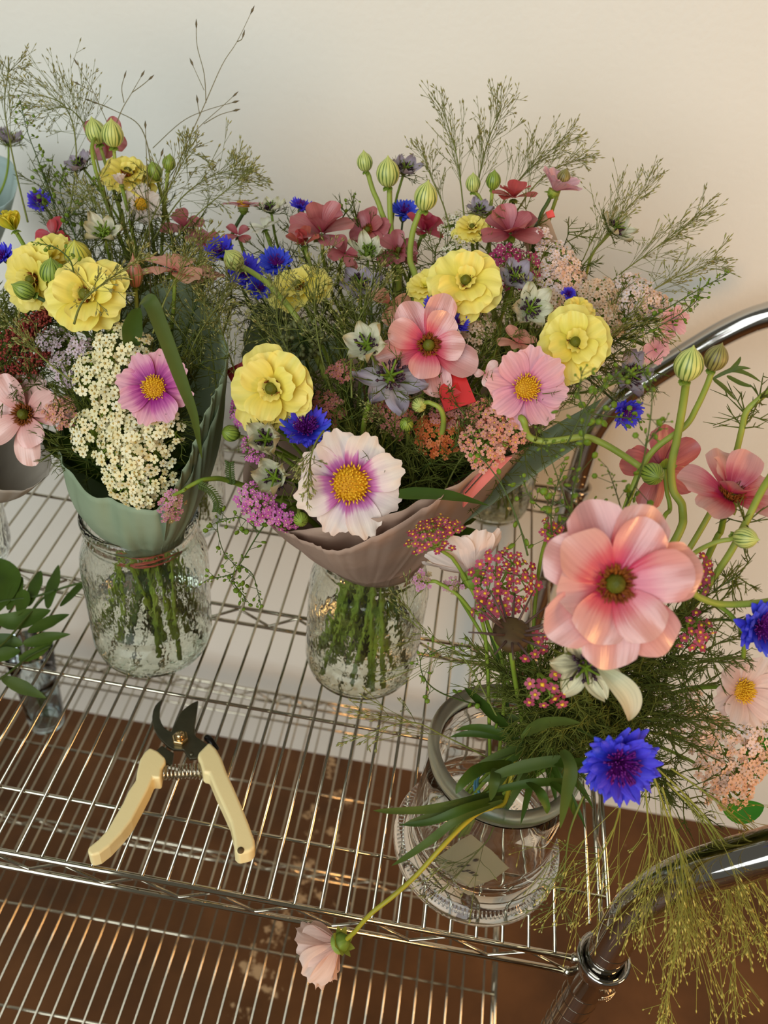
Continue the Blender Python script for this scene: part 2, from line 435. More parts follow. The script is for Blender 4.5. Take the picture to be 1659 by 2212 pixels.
quad('floor', [(-190, -140, FLOOR_U), (210, -140, FLOOR_U), (210, WALL_U, FLOOR_U), (-190, WALL_U, FLOOR_U)], floor_material())

# ---------------------------------------------------------------- the wire cart
RA, RG = 2.6086, 5.9718                    # front rail to first rod, rod to rod
DEP = 4*RG + 2*RA
XL, XR = -27.0, 23.2
cart = thing('utility_cart', 'chrome wire utility cart with bent tube handle against the white wall', 'cart', (-2, 14.5, FLOOR_U))
def zigzag(g, p0, p1, drop, period, r):
    p0, p1 = np.array(p0, float), np.array(p1, float); L_ = np.linalg.norm(p1-p0); k = int(L_/period)
    d = (p1-p0)/L_; P = []
    for i in range(k+1):
        P.append(p0 + d*(i*period) + np.array([0, 0, -.12])); P.append(p0 + d*((i+.52)*period) + np.array([0, 0, -drop+.12]))
    P = [p for p in P if np.dot(p-p0, d) <= L_]
    path = []
    for a, b_ in zip(P[:-1], P[1:]):
        path += [a + (b_-a)*.04, a + (b_-a)*.5, a + (b_-a)*.96]
    tube(g, path, r, 6)
def bars(g, a, b_, r, n=2, sides=10): tube(g, np.linspace(np.array(a, float), np.array(b_, float), n), r, sides)
def shelf(z, label):
    deck = G()
    for i in range(int(XL)+1, 22):
        bars(deck, (i, .02, z), (i, DEP-.02, z), .068, 2, 8)
    bars(deck, (22.38, 1.35, z), (22.38, DEP-1.35, z), .068, 2, 8)
    sh = obj('shelf', deck, chrome, cart); sh['label'] = label
    for Y in (0, RA+2*RG, DEP):
        for dz in (-.12, -1.32):
            g = G(); rr = .125 if Y != RA+2*RG else .1
            x0, x1 = (XL+.9, XR-.95) if Y in (0, DEP) else (XL, XR)
            bars(g, (x0, Y, z+dz), (x1, Y, z+dz), rr, 2, 12); obj('rail', g, chrome, sh)
        g = G(); zigzag(g, (XL+1.2, Y, z-.12), (XR-1.3, Y, z-.12), 1.2, 3.06, .075); obj('truss_wire', g, chrome, sh)
    for Y in (RA, RA+RG, RA+3*RG, RA+4*RG):
        g = G(); bars(g, (XL, Y, z-.15), (XR, Y, z-.15), .085, 2, 10); obj('support_rod', g, chrome, sh)
    for X in (XL, XR):
        for dz in (-.12, -1.32):
            g = G(); bars(g, (X, .9, z+dz), (X, DEP-.9, z+dz), .11, 2, 10); obj('rail', g, chrome, sh)
        g = G(); zigzag(g, (X, 1.1, z-.12), (X, DEP-1.1, z-.12), 1.2, 3.06, .075); obj('truss_wire', g, chrome, sh)
    for X in (XL, XR-.45):
        for Y in (0, DEP):                  # corner collars with the weld beads of the rails
            g = G(); lathe(g, [(.74, -1.75), (.86, -1.75), (.98, .25), (1.0, .42), (.93, .46), (.78, .4), (.74, -1.75)], 28, (X, Y, z)); obj('corner_collar', g, chrome_tube, sh)
            g = G(); s_ = 1 if X < 0 else -1; t_ = 1 if Y < 1 else -1
            rng = np.random.default_rng(int(abs(X*7+Y*3+z)))
            pts = [(X+s_*.98, Y, z-.12), (X+s_*.98, Y, z-1.32), (X, Y+t_*.98, z-.12), (X, Y+t_*.98, z-1.32)]
            blobs(g, pts, [(0, 0, 1)]*4, .2, .22, rng, ball(8, 6)); obj('weld', g, chrome, sh)
shelf(0.0, 'top wire shelf'); shelf(-26.17, 'lower wire shelf')
RT = .71                                    # tube radius
def handle_path(Y):
    b_ = [(22.72, Y, FLOOR_U+.2), (22.72, Y, -30), (22.72, Y, -10), (22.72, Y, 0), (22.72, Y, 3.4), (22.82, Y, 4.6), (23.25, Y, 6.1), (24.0, Y, 7.5), (25.3, Y, 9.1), (26.6, Y, 10.6), (27.9, Y, 12.0), (29.2, Y, 13.1), (30.4, Y, 13.75)]
    return b_
hf = handle_path(0); hb = handle_path(DEP)
for nm, pth in (('handle_post', hf), ('handle_post', hb)):
    g = G(); tube(g, spline(pth, 8), RT, 28); po = obj(nm, g, chrome_tube, cart)
    for zz in [-8.2, -7.2, -6.2, -5.2, -4.2, -3.2, -2.2, 1.0, 1.6]:     # engraved height rings
        g = G(); lathe(g, [(RT+.004, -.018), (RT+.018, 0), (RT+.004, .018)], 28, (22.72, pth[0][1], zz)); obj('groove', g, chrome, po)
g = G(); tube(g, spline([hf[-2], hf[-1], (31.6, .5, 14.1), (32.6, 2.2, 14.3), (33, 5, 14.4), (33, DEP/2, 14.4), (33, DEP-5, 14.4), (32.6, DEP-2.2, 14.3), (31.6, DEP-.5, 14.1), hb[-1], hb[-2]], 8), RT, 28)
obj('push_handle', g, chrome_tube, cart)
for Y in (0, DEP):
    g = G(); bars(g, (XL, Y, FLOOR_U+.2), (XL, Y, 6), RT, 2, 24); obj('post', g, chrome_tube, cart)
# small worn embossed marks on the front corner collar (too worn to read)
mark = simple('embossed_mark', (226, 210, 176), .3, .8)
for z0, a0, a1, dots in ((-.8, -80, -42, 0), (-1.0, -84, -56, 6), (-1.12, -50, -34, 0), (-1.3, -60, -40, 4)):
    g = G(); rad_ = .955
    for k in range(max(dots, 1)):
        if dots: q0 = a0+(a1-a0)*k/dots; q1 = q0+(a1-a0)/dots*.5
        else: q0, q1 = a0, a1
        aa = np.radians(np.linspace(q0, q1, 8)); tube(g, np.stack([22.75+rad_*np.cos(aa), rad_*np.sin(aa), 0*aa+z0], 1), .022, 5)
    em = obj('embossed_mark', g, mark, cart)

# ---------------------------------------------------------------- jars and vases
pebbled = glassmat('pebbled_jar_glass', .22, 110., 1.6)
clear_glass = glassmat('clear_glass', .05, 20., 1.)
vase_glass = glassmat('heavy_vase_glass', .08, 26., 1., (250, 252, 250), 1.5)
water_mat = glassmat('clear_water', 0, tint=(252, 255, 250), ior=1.33)
def jar(C, R, H, label, material=pebbled, name='mason_jar', group=None, water=2.6, wlabel=None):
    C = np.array(C, float)
    j = thing(name, label, 'jar', C, group)
    t = .13
    s = H/8.1
    out = [(.01, .12), (.62*R, .12), (.78*R, .0), (.86*R, .03), (.95*R, .35), (1.0*R, .95), (1.0*R, 2.5*s), (1.0*R, 5.2*s), (.985*R, 5.7*s), (.93*R, 6.2*s), (.87*R, 6.55*s), (.85*R, 6.9*s)]
    lip = [(.85*R, 7.0*s), (.87*R, 7.08*s), (.87*R, 7.3*s), (.845*R, 7.4*s), (.855*R, 7.55*s), (.89*R, 7.68*s), (.90*R, 7.85*s), (.885*R, 8.03*s), (.85*R, 8.1*s), (.815*R, 8.03*s), (.80*R, 7.85*s)]
    inn = [(.79*R, 7.2*s), (.80*R, 6.6*s), (.87*R, 6.2*s), (.93*R, 5.7*s), (1.0*R-t, 5.1*s), (1.0*R-t, 2.5*s), (1.0*R-t, 1.0), (.94*R-t, .6), (.8*R, .42), (.01, .40)]
    g = G(); lathe(g, out + lip[:1] + lip[1:] + inn, 64, C); obj('glass_body', g, material, j)
    if water:
        w = G(); lathe(w, [(.01, .36), (.82*R, .38), (.95*R-t*.6, .58), (R-t*.6, 1.0), (R-t*.6, water), (.01, water)], 64, C)
        o = obj('water', w, water_mat, origin=C)
        tag(o, wlabel, 'water')
    return dict(neck=C+np.array([0, 0, 7.0*s]), base=C+np.array([0, 0, .55]), nr=.66*R, br=.76*R)
J1 = jar((1.45, 11.4, .07), 2.8, 8.4, 'pebbled glass mason jar holding the left bouquet in sage green paper', water=2.7, wlabel='shallow clear water in the jar of the left bouquet')
J2 = jar((11.55, 12.2, .07), 2.72, 8.2, 'pebbled glass mason jar holding the middle bouquet in mauve brown paper', water=2.3, wlabel='shallow clear water in the jar of the middle bouquet')
JBL = jar((-.3, 20.2, .07), 2.7, 8.4, 'glass mason jar standing behind the jar with sage green paper', water=0)
JBM = jar((12.6, 21.8, .07), 2.6, 8.2, 'glass mason jar hidden behind the middle bouquet, holding red and pink ranunculus', water=0)
JBR = jar((17.4, 26.0, .07), 2.3, 8.2, 'glass mason jar at the back right corner of the shelf, half behind the white cosmos', water=2.4, wlabel='clear water in the jar at the back right corner')
JFL = jar((-10.2, 14.5, .07), 2.7, 8.4, 'glass mason jar at the left edge holding the bouquet in grey paper', water=0)

vc = np.array([17.75, 3.75, .07])
vase = thing('glass_vase', 'large clear glass vase with thick foot at the front right corner', 'vase', vc)
g = G()
prof = [(.01, .25), (2.5, .25), (2.75, .02), (3.25, .0), (3.4, .1), (3.42, .3), (3.36, .48), (3.1, .62), (2.96, .8), (2.9, 1.1), (2.83, 2.5), (2.74, 4.5), (2.72, 5.6), (2.74, 6.1), (2.75, 6.24), (2.66, 6.3), (2.56, 6.24), (2.51, 6.0), (2.5, 5.0), (2.6, 2.6), (2.66, 1.6), (2.58, 1.25), (2.3, 1.1), (.01, 1.08)]
lathe(g, prof, 96, vc); obj('glass_body', g, vase_glass, vase)
g = G(); lathe(g, [(2.75, 6.22), (2.84, 6.6), (2.85, 6.85), (2.76, 6.98), (2.6, 6.97), (2.44, 6.84), (2.4, 6.6), (2.48, 6.22), (2.6, 6.3), (2.75, 6.22)], 96, vc)
rm = obj('rim', g, glassmat('ground_glass_rim', 0, tint=(214, 226, 214), rough=.32), vase); rm['label'] = 'thick grey green ground rim'
g = G(); rng = np.random.default_rng(5)
for k in range(120):                         # moulded ring of little ribs on the foot
    a = 2*math.pi*k/120
    p = vc + np.array([3.17*math.cos(a), 3.17*math.sin(a), .6]); d = np.array([math.cos(a), math.sin(a), -.45])
    tube(g, [p-d*.13, p+d*.13], .035, 5)
obj('foot_ribs', g, vase_glass, vase)
lab = simple('cream_label_paper', (222, 204, 164), .7, 0, .2)
g = G(); corners = [atz(930, 1862, 1.2), atz(1012, 1932, 1.2), atz(1100, 1868, 1.2), atz(1020, 1795, 1.2)]
c0, c1, c2, c3 = [np.array(c) for c in corners]
nn = 8; V = []
for i in range(nn+1):
    for j in range(nn+1):
        a, b_ = i/nn, j/nn
        p = c0*(1-a)*(1-b_) + c1*(1-a)*b_ + c2*a*b_ + c3*a*(1-b_); p[2] += .05*math.sin(3*a+2*b_) + .06; V.append(p)
F = [[i*(nn+1)+j, i*(nn+1)+j+1, (i+1)*(nn+1)+j+1, (i+1)*(nn+1)+j] for i in range(nn) for j in range(nn)]
g.add(V, np.array(F)); lb = obj('base_label', g, lab, vase); lb['label'] = 'cream paper label with dark specks'
g = G(); rng = np.random.default_rng(8)
ink = simple('dark_print', (70, 62, 50), .7)
for k in range(9):
    a, b_ = .25+.45*rng.random(), .35+.4*rng.random()
    p = c0*(1-a)*(1-b_) + c1*(1-a)*b_ + c2*a*b_ + c3*a*(1-b_) + np.array([0, 0, .15]); d = np.array([.12, .03, 0])
    tube(g, [p-d, p, p+d], [.01, .04, .01], 5)
obj('print_mark', g, ink, lb)
JR = dict(neck=vc+np.array([1.15, .35, 6.9]), base=vc+np.array([-.9, -.2, 1.35]), nr=1.0, br=.5)

LOWV = atz(92, 1580, -26.1)
lv = thing('glass_vase', 'clear glass vase on the lower shelf, seen through the wires at left', 'vase', LOWV + np.array([0, .9, 0]))
g = G(); lathe(g, [(.01, .1), (1.0, .1), (1.2, 0), (1.35, .2), (1.4, 1), (1.5, 5), (1.75, 9), (1.68, 9.05), (1.42, 5), (1.3, 1), (1.2, .5), (.01, .45)], 40, LOWV+np.array([0, .9, .07])); obj('glass_body', g, glassmat('bluish_glass', .1, 20., 1., (222, 236, 240)), lv)

# ---------------------------------------------------------------- the pruner lying on the wires
def prism(g, px, z0, z1, s=3.7705, ox=160, oy=1480, zref=.45, inset=.0):
    P = np.array([atz(ox + x/s, oy + y/s, zref) for x, y in px]); k = len(P)
    area_ = sum(P[i][0]*P[(i+1) % k][1]-P[(i+1) % k][0]*P[i][1] for i in range(k))
    if area_ < 0: P = P[::-1]
    lo, hi = P.copy(), P.copy(); lo[:, 2] = z0; hi[:, 2] = z1
    i = np.arange(k); j = (i+1) % k
    g.add(np.concatenate([lo, hi]), [np.stack([i, j, j+k, i+k], 1), i[::-1][None], (i+k)[None]])
def bevelled(o, w, seg=3):
    md = o.modifiers.new('rounded_edges', 'BEVEL'); md.width = w*S; md.segments = seg; md.limit_method = 'ANGLE'; md.angle_limit = .6
prc = atz(390, 1620, .1)
pr = thing('pruner', 'pair of cream handled pruners lying open on the wire shelf', 'pruner', prc)
hl = [(625, 562), (690, 592), (752, 650), (750, 685), (722, 735), (710, 815), (650, 810), (612, 900), (560, 1000), (480, 1150), (400, 1255), (300, 1362), (220, 1425), (150, 1445), (122, 1412), (130, 1372), (210, 1310), (290, 1222), (340, 1130), (410, 1010), (450, 920), (510, 830), (525, 740), (545, 660), (580, 602)]
hr = [(1105, 515), (1160, 570), (1205, 650), (1245, 760), (1300, 880), (1360, 1020), (1420, 1170), (1470, 1310), (1475, 1370), (1440, 1408), (1390, 1420), (1340, 1432), (1312, 1400), (1302, 1300), (1275, 1170), (1212, 1030), (1152, 900), (1102, 775), (1055, 768), (1035, 690), (1012, 640), (1012, 610), (1060, 560)]
for pts in (hl, hr):
    g = G(); prism(g, pts, .09, .98); h_ = obj('handle', g, cream_plastic, pr, flat=True); bevelled(h_, .19, 4)
    if pts is hr:
        g = G(); lathe(g, [(.0, .05), (.13, .05), (.13, 0), (.0, 0)], 20, atz(160+1357/3.77, 1480+1345/3.77, .98)-np.array([0, 0, .03])); obj('hanging_hole_shade', g, simple('painted_hole_shade', (96, 74, 38), .8), h_)  # solid dark disc, its colour painting the shade inside the hanging hole
g = G(); prism(g, [(725, 145), (712, 180), (702, 230), (700, 290), (715, 335), (740, 375), (770, 398), (800, 407), (870, 395), (960, 400), (985, 425), (1000, 450), (1110, 522), (1060, 565), (1012, 612), (1000, 625), (945, 630), (918, 595), (895, 555), (810, 552), (770, 530), (740, 500), (705, 465), (680, 430), (655, 380), (640, 325), (640, 280), (648, 235), (665, 195), (690, 165)], .56, .72)
o = obj('hook_blade', g, steel_dark, pr, flat=True); bevelled(o, .03, 2)
g = G(); prism(g, [(1012, 130), (1008, 180), (1000, 235), (985, 330), (985, 395), (930, 450), (850, 470), (800, 440), (790, 392), (805, 360), (820, 325), (840, 280), (860, 240), (885, 210), (920, 180), (965, 150)], .38, .52)
o = obj('cutting_blade', g, steel_dark, pr, flat=True); bevelled(o, .04, 2)
g = G(); prism(g, [(715, 500), (790, 548), (815, 560), (800, 662), (750, 650), (690, 605), (640, 572)], .38, .54); o = obj('tang', g, steel_dark, pr, flat=True); bevelled(o, .03, 2)
g = G(); nc = atz(160+865/3.77, 1480+448/3.77, .72)
lathe(g, [(.0, 0), (.36, 0), (.37, .18), (.33, .26), (.0, .26)], 6, nc); o = obj('pivot_nut', g, zinc, pr, flat=True); bevelled(o, .03, 2)
g = G(); lathe(g, [(.0, .5), (.15, .5), (.19, .42), (.19, .2), (.0, .2)], 16, nc); obj('pivot_bolt', g, zinc, pr)
a0, a1 = atz(160+725/3.77, 1480+715/3.77, .5), atz(160+1035/3.77, 1480+700/3.77, .5)
fr = frame(a1-a0); tt = np.linspace(0, 1, 140)
g = G(); tube(g, a0 + (a1-a0)*tt[:, None] + (.30+.0*tt)[:, None]*(np.cos(tt*2*np.pi*10)[:, None]*fr[:, 0] + np.sin(tt*2*np.pi*10)[:, None]*fr[:, 1]), .042, 6); obj('spring', g, chrome, pr)
g = G(); lc = atz(160+1115/3.77, 1480+470/3.77, .5); d = unit(atz(160+1140/3.77, 1480+500/3.77, .5)-lc)
tube(g, spline([lc-d*.35, lc-d*.1+np.array([0, 0, .1]), lc+d*.25, lc+d*.42+np.array([0, 0, -.12])], 5), [.05]+[.16]*14+[.05], 10); obj('latch', g, simple('black_steel', (50, 48, 46), .25, .9), pr)
g = G(); lathe(g, [(0, .05), (.08, .04), (.1, 0), (0, 0)], 14, atz(160+957/3.77, 1480+560/3.77, .72)); obj('rivet', g, steel_dark, pr)

# ---------------------------------------------------------------- wrapping papers
def paper(name, col, col2, transl=.3):
    return simple(name, col, .55, 0, .3, col2=col2, scale=26, transl=transl, bump=.25, bscale=90)
sage = paper('sage_tissue', (176, 190, 158), (160, 176, 142), .35)
sage2 = paper('grey_green_tissue', (164, 176, 142), (148, 162, 128), .35)
mauve = paper('mauve_brown_tissue', (204, 174, 152), (190, 158, 138), .3)
grey = paper('grey_tissue', (190, 180, 164), (176, 165, 150), .4)
def wrap(name, label, rim, neck, nr, material, seed, nv=14, pleat=.16, bulge=.25, span=None, k=10, group=None):
    """tissue gathered at the neck and flaring to a rim given as points; span = open sheet instead of a cone"""
    rng = np.random.default_rng(seed)
    Rm = spline([at(*p) for p in rim], k, closed=span is None); n = len(Rm)
    neck = np.array(neck, float); g = G()
    dxy = Rm - neck; th = np.arctan2(dxy[:, 1], dxy[:, 0])
    ring = neck + np.stack([nr*np.cos(th), nr*np.sin(th), 0*th], 1)
    v = np.linspace(0, 1, nv)
    ph = rng.uniform(0, 6.28, 5); fr_ = np.array([9, 14, 23, 5, 31])
    s = np.linspace(0, 2*np.pi, n, endpoint=span is not None)
    w = sum(np.sin(fr_[i]*s+ph[i])*a for i, a in enumerate((.5, .4, .25, .4, .12)))
    V = []
    for t in v:
        p = ring*(1-t) + Rm*t
        out = unit_rows(np.stack([p[:, 0]-neck[0], p[:, 1]-neck[1], 0*th], 1))
        p = p + out*(bulge*math.sin(math.pi*t))[..., None] if np.ndim(bulge) else p + out*(bulge*math.sin(math.pi*t))
        sh = sum(np.sin(fr_[i]*s+ph[i]+t*2*(i-2))*a for i, a in enumerate((.5, .4, .25, .4, .12)))
        p = p + out*(pleat*sh*(.35+.65*t))[:, None]
        V.append(p)
    V = np.array(V).reshape(-1, 3)
    m_ = n if span is None else n-1
    i = np.arange(nv-1)[:, None]*n; j = np.arange(m_)[None]; j2 = (j+1) % n
    F = np.stack([i+j, i+j2, i+n+j2, i+n+j], -1).reshape(-1, 4)
    g.add(V, F, np.stack([np.tile(np.linspace(0, 1, n), nv), np.repeat(v, n)], 1))
    o = obj(name, g, material, origin=neck); tag(o, label, 'paper wrap', group)
    md = o.modifiers.new('sheet_thickness', 'SOLIDIFY'); md.thickness = .0004
    return o
def unit_rows(a): return a/(np.linalg.norm(a, axis=1)[:, None]+1e-9)
wrap('tissue_wrap', 'sage green tissue paper cone around the left bouquet, its tip in the mason jar',
     [(128, 985, 9.8), (190, 1058, 8.6), (270, 1092, 8.0), (345, 1095, 7.9), (420, 1010, 8.6), (452, 930, 9.2), (484, 800, 10.6), (478, 690, 13), (400, 605, 15.5), (300, 640, 16), (190, 760, 15), (130, 900, 12.5)],
     J1['neck']+np.array([.25, -.1, .1]), 1.6, sage, 3, bulge=.5, pleat=.14)
wrap('tissue_wrap', 'darker green tissue fold along the right side of the left bouquet',
     [(360, 1085, 7.5), (405, 1000, 8.1), (440, 905, 8.8), (476, 826, 9.7)], J1['neck']+np.array([.6, -.3, .4]), 1.55, sage2, 4, bulge=.35, pleat=.1, span=1)
wrap('tissue_wrap', 'mauve brown tissue paper cone around the middle bouquet, below the white cosmos',
     [(556, 1100, 9.5), (612, 1146, 7.6), (700, 1136, 6.6), (800, 1122, 6.3), (880, 1096, 6.5), (1000, 1036, 7.6), (1110, 980, 9.3), (1170, 900, 12.5), (1100, 790, 15.5), (900, 740, 17), (700, 790, 16), (570, 900, 13.5), (530, 1020, 11.2)],
     J2['neck']+np.array([.1, 0, -.1]), 1.7, mauve, 6, bulge=.35, pleat=.12)
wrap('tissue_wrap', 'mauve tissue fold crossing the front of the middle cone below the white cosmos',
     [(618, 1150, 7.2), (680, 1178, 6.4), (737, 1189, 6.0), (850, 1140, 6.0), (960, 1070, 6.8)], J2['neck']+np.array([.1, -.1, .1]), 1.75, mauve, 7, bulge=.3, pleat=.06, span=1)
def patch(name, label, c4, material, bulge, cat='paper wrap', n=14):
    a, b_, c, d = [at(*p) for p in c4]; nr_ = unit(np.cross(b_-a, d-a)); g = G(); V = []
    for i in range(n+1):
        for j in range(n+1):
            u, v = i/n, j/n; p = a*(1-u)*(1-v)+b_*u*(1-v)+c*u*v+d*(1-u)*v
            V.append(p + nr_*bulge*math.sin(math.pi*v)*(.6+.4*u) + nr_*.06*math.sin(9*v+2*u))
    F_ = [[i*(n+1)+j, (i+1)*(n+1)+j, (i+1)*(n+1)+j+1, i*(n+1)+j+1] for i in range(n) for j in range(n)]
    g.add(V, np.array(F_)); o = obj(name, g, material, origin=a); tag(o, label, cat)
    md = o.modifiers.new('sheet_thickness', 'SOLIDIFY'); md.thickness = .0004; return o
patch('tissue_wrap', 'grey green waxed paper sheet flaring right behind the pink card', [(905, 1196, 10.0), (1262, 950, 10.4), (1305, 860, 13.0), (1040, 1010, 10.2)], sage2, -.5)
wrap('tissue_wrap', 'large sage green paper collar between the left and middle bouquets',
     [(505, 860, 15), (528, 740, 15.5), (560, 655, 16.5), (640, 690, 17.5), (760, 760, 17), (790, 880, 15.5)], at(690, 1000, 17)+np.array([0, 0, -4.]), .8, sage, 9, bulge=.2, pleat=.1, span=1)
wrap('tissue_wrap', 'grey tissue paper cone of the bouquet at the left edge',
     [(108, 985, 11.2), (96, 1030, 10.4), (40, 1060, 9.8), (-40, 1040, 9.8), (-160, 960, 11), (-180, 860, 14), (-60, 800, 16), (60, 860, 14.5)], JFL['neck']+np.array([1.6, -.6, -1.5]), 1.4, grey, 10, bulge=.7, pleat=.06)
bluep = paper('pale_blue_paper', (196, 212, 206), (182, 200, 196), .35)
wrap('tissue_wrap', 'pale blue paper cone with cream edge at the far left by the wall',
     [(36, 372, 25), (34, 410, 24), (14, 440, 23.2), (-30, 452, 23), (-90, 430, 24), (-110, 370, 27), (-60, 330, 28.5), (10, 340, 27.5)], at(-40, 560, 27), .7, bluep, 12, bulge=.3, pleat=.03)
red = simple('red_card', (206, 34, 30), .5, 0, .4)
pinkc = simple('pink_card', (222, 122, 112), .5, 0, .4)
darkred = simple('dark_red_card', (128, 18, 28), .5, 0, .4)
translu = simple('translucent_sleeve', (216, 190, 160), .4, 0, .4, transl=.5)
def card(name, label, pts, material, th=.05):
    P = np.array([at(*p) for p in pts]); n = unit(np.cross(P[1]-P[0], P[3]-P[0]))*th
    g = G(); g.add(np.concatenate([P-n, P+n]), [np.array([[0, 1, 5, 4], [1, 2, 6, 5], [2, 3, 7, 6], [3, 0, 4, 7]]), np.array([[3, 2, 1, 0], [4, 5, 6, 7]])])
    o = obj(name, g, material, origin=P.mean(0), flat=True); tag(o, label, 'card'); return o
card('gift_card', 'bright red card tucked under the pink ranunculus of the middle bouquet', [(930, 800, 10.6), (1000, 800, 10.8), (1028, 868, 9.9), (962, 890, 9.7)], red)
pk = card('gift_card', 'pink card with dashed edge leaning in the mauve paper cone', [(1002, 1062, 8.0), (1060, 992, 8.6), (1106, 985, 8.8), (1000, 1095, 7.9)], pinkc)
g = G()
for k in range(9):
    a = at(1008+k*7.2, 1062-k*8.0, 7.9+.08*k); d = unit(at(1080, 985, 8.6)-at(1008, 1062, 8.0))
    tube(g, [a-d*.08, a+d*.08], .025, 5)
dsh = obj('dashed_line', g, ink, pk); dsh['label'] = 'dark dashed line'
sl = card('gift_card', 'translucent paper sleeve with a red corner behind the pale pink yarrow', [(1120, 505, 18.6), (1182, 458, 19), (1205, 520, 18.4), (1150, 560, 17.9)], translu)
P = np.array([at(1179, 459, 18.9), at(1194, 453, 18.9), at(1199, 468, 18.75), at(1184, 472, 18.75)]); nz = unit(np.cross(P[1]-P[0], P[3]-P[0]))*.06
g = G(); g.add(np.concatenate([P-nz, P+nz]), [np.array([[0, 1, 5, 4], [1, 2, 6, 5], [2, 3, 7, 6], [3, 0, 4, 7], [3, 2, 1, 0], [4, 5, 6, 7]])]); c_ = obj('corner_tip', g, simple('bright_red_tip', (232, 60, 40), .5), sl, flat=True); c_['label'] = 'red corner'
card('gift_card', 'dark red card edge left of the front yellow ranunculus', [(488, 800, 11.5), (530, 780, 11.7), (535, 835, 11), (510, 845, 10.9)], darkred)
rb = simple('red_rubber', (186, 84, 66), .5); bb = simple('blue_rubber', (92, 150, 176), .5)
g = G(); c = J1['neck']+np.array([.25, -.1, -.95]); t = np.linspace(0, 2*np.pi, 40)
for dz in (0, .13, .24): tube(g, c + np.stack([1.2*np.cos(t), 1.1*np.sin(t), dz+.12*np.cos(t+dz*9)], 1), .085, 6)
tag(obj('rubber_band', g, rb, origin=c), 'red rubber band around the stems in the left jar', 'rubber band')
g = G(); c = JR['neck']*.45+JR['base']*.55; ax = unit(JR['neck']-JR['base']); f_ = frame(ax)
for dz in (0, .2): tube(g, c + .78*(np.cos(t)[:, None]*f_[:, 0] + np.sin(t)[:, None]*f_[:, 1]) + ax*(dz+.1*np.sin(t)[:, None]), .06, 6)
tag(obj('rubber_band', g, bb, origin=c), 'blue rubber band around the stems in the big glass vase', 'rubber band')
# ---------------------------------------------------------------- flower library
M_cos_white = petalmat('cosmos_white_magenta', [(0, (150, 24, 118)), (.2, (166, 36, 134)), (.36, (206, 120, 180)), (.48, (240, 214, 212)), (.75, (244, 226, 212)), (1, (240, 216, 198))], .14, .10, 13, .5, .3)
M_cos_pink = petalmat('cosmos_pink_magenta', [(0, (130, 14, 104)), (.28, (160, 34, 128)), (.5, (200, 98, 156)), (.68, (226, 156, 178)), (1, (234, 178, 186))], .2, .14, 15, .5, .3)
M_cos_soft = petalmat('cosmos_soft_pink', [(0, (166, 30, 116)), (.16, (180, 60, 130)), (.34, (224, 150, 170)), (.7, (232, 170, 178)), (1, (236, 182, 184))], .16, .14, 15, .5, .3)
M_cos_pale = petalmat('cosmos_pale_blush', [(0, (232, 204, 190)), (.4, (246, 228, 216)), (1, (248, 234, 224))], .1, .09, 13, .55, .3, transl=.35)
M_cos_blush = petalmat('cosmos_blush', [(0, (220, 168, 150)), (.5, (240, 206, 190)), (1, (242, 214, 200))], .1, .09, 13, .55, .3, transl=.35)
M_but_pink = petalmat('butterfly_pink', [(0, (190, 34, 76)), (.22, (208, 54, 92)), (.42, (216, 100, 112)), (.62, (222, 152, 146)), (1, (224, 166, 154))], .12, .08, 22, .3, .6, coat=.55, transl=.22, hue=.012)
M_but_pale = petalmat('butterfly_pale_pink', [(0, (214, 120, 124)), (.2, (228, 160, 150)), (.6, (238, 190, 178)), (1, (236, 184, 172))], .12, .08, 22, .3, .6, coat=.55, transl=.22, hue=.012)
M_but_red = petalmat('butterfly_rose_red', [(0, (150, 40, 58)), (.3, (178, 84, 90)), (.7, (190, 108, 108)), (1, (184, 100, 100))], .12, .12, 18, .38, .5, coat=.25, transl=.25)
M_but_crim = petalmat('butterfly_crimson', [(0, (140, 18, 40)), (.4, (176, 48, 62)), (1, (190, 66, 72))], .12, .12, 18, .4, .5, coat=.2, transl=.25)
M_coral = petalmat('coral_petals', [(0, (170, 60, 54)), (.5, (188, 88, 74)), (1, (184, 82, 72))], .12, .12, 18, .4, .4, transl=.25)
M_peach = petalmat('peach_petals', [(0, (206, 104, 90)), (.4, (222, 152, 124)), (1, (220, 156, 130))], .12, .1, 18, .35, .5, coat=.3, transl=.25)
M_yel = petalmat('yellow_petals', [(0, (206, 196, 50)), (.3, (242, 224, 92)), (1, (252, 236, 132))], .1, .05, 12, .48, .35, transl=.3, hue=.012)
M_yelgreen = petalmat('yellow_green_petals', [(0, (150, 160, 40)), (.4, (214, 206, 60)), (1, (236, 222, 84))], .15, .1, 10, .45, .35, transl=.25)
M_corn = petalmat('cornflower_blue', [(0, (60, 30, 150)), (.4, (58, 54, 204)), (1, (86, 84, 232))], .1, .12, 8, .55, .25, transl=.25, hue=.02)
M_cornc = simple('cornflower_heart', (122, 24, 128), .5, 0, .3, col2=(84, 18, 110), scale=90)
M_corncx = petalmat('cornflower_purple', [(0, (84, 14, 92)), (.6, (124, 28, 130)), (1, (196, 84, 190))], .1, .1, 6, .5, .3, transl=.2)
M_nig = petalmat('nigella_cream_green', [(0, (198, 202, 156)), (.35, (214, 212, 178)), (.8, (220, 214, 186)), (1, (180, 172, 120))], .12, .14, 11, .5, .25, transl=.3)
M_nigv = petalmat('nigella_faded_violet', [(0, (168, 160, 150)), (.4, (186, 176, 178)), (.8, (170, 156, 170)), (1, (150, 138, 140))], .12, .16, 11, .5, .25, transl=.3)
M_white = petalmat('white_petals', [(0, (226, 226, 196)), (.5, (238, 234, 214)), (1, (238, 230, 206))], .1, .06, 9, .5, .3, transl=.3)
M_plainpink = petalmat('plain_soft_pink', [(0, (206, 140, 152)), (.5, (226, 172, 182)), (1, (232, 184, 190))], .12, .12, 14, .5, .3)
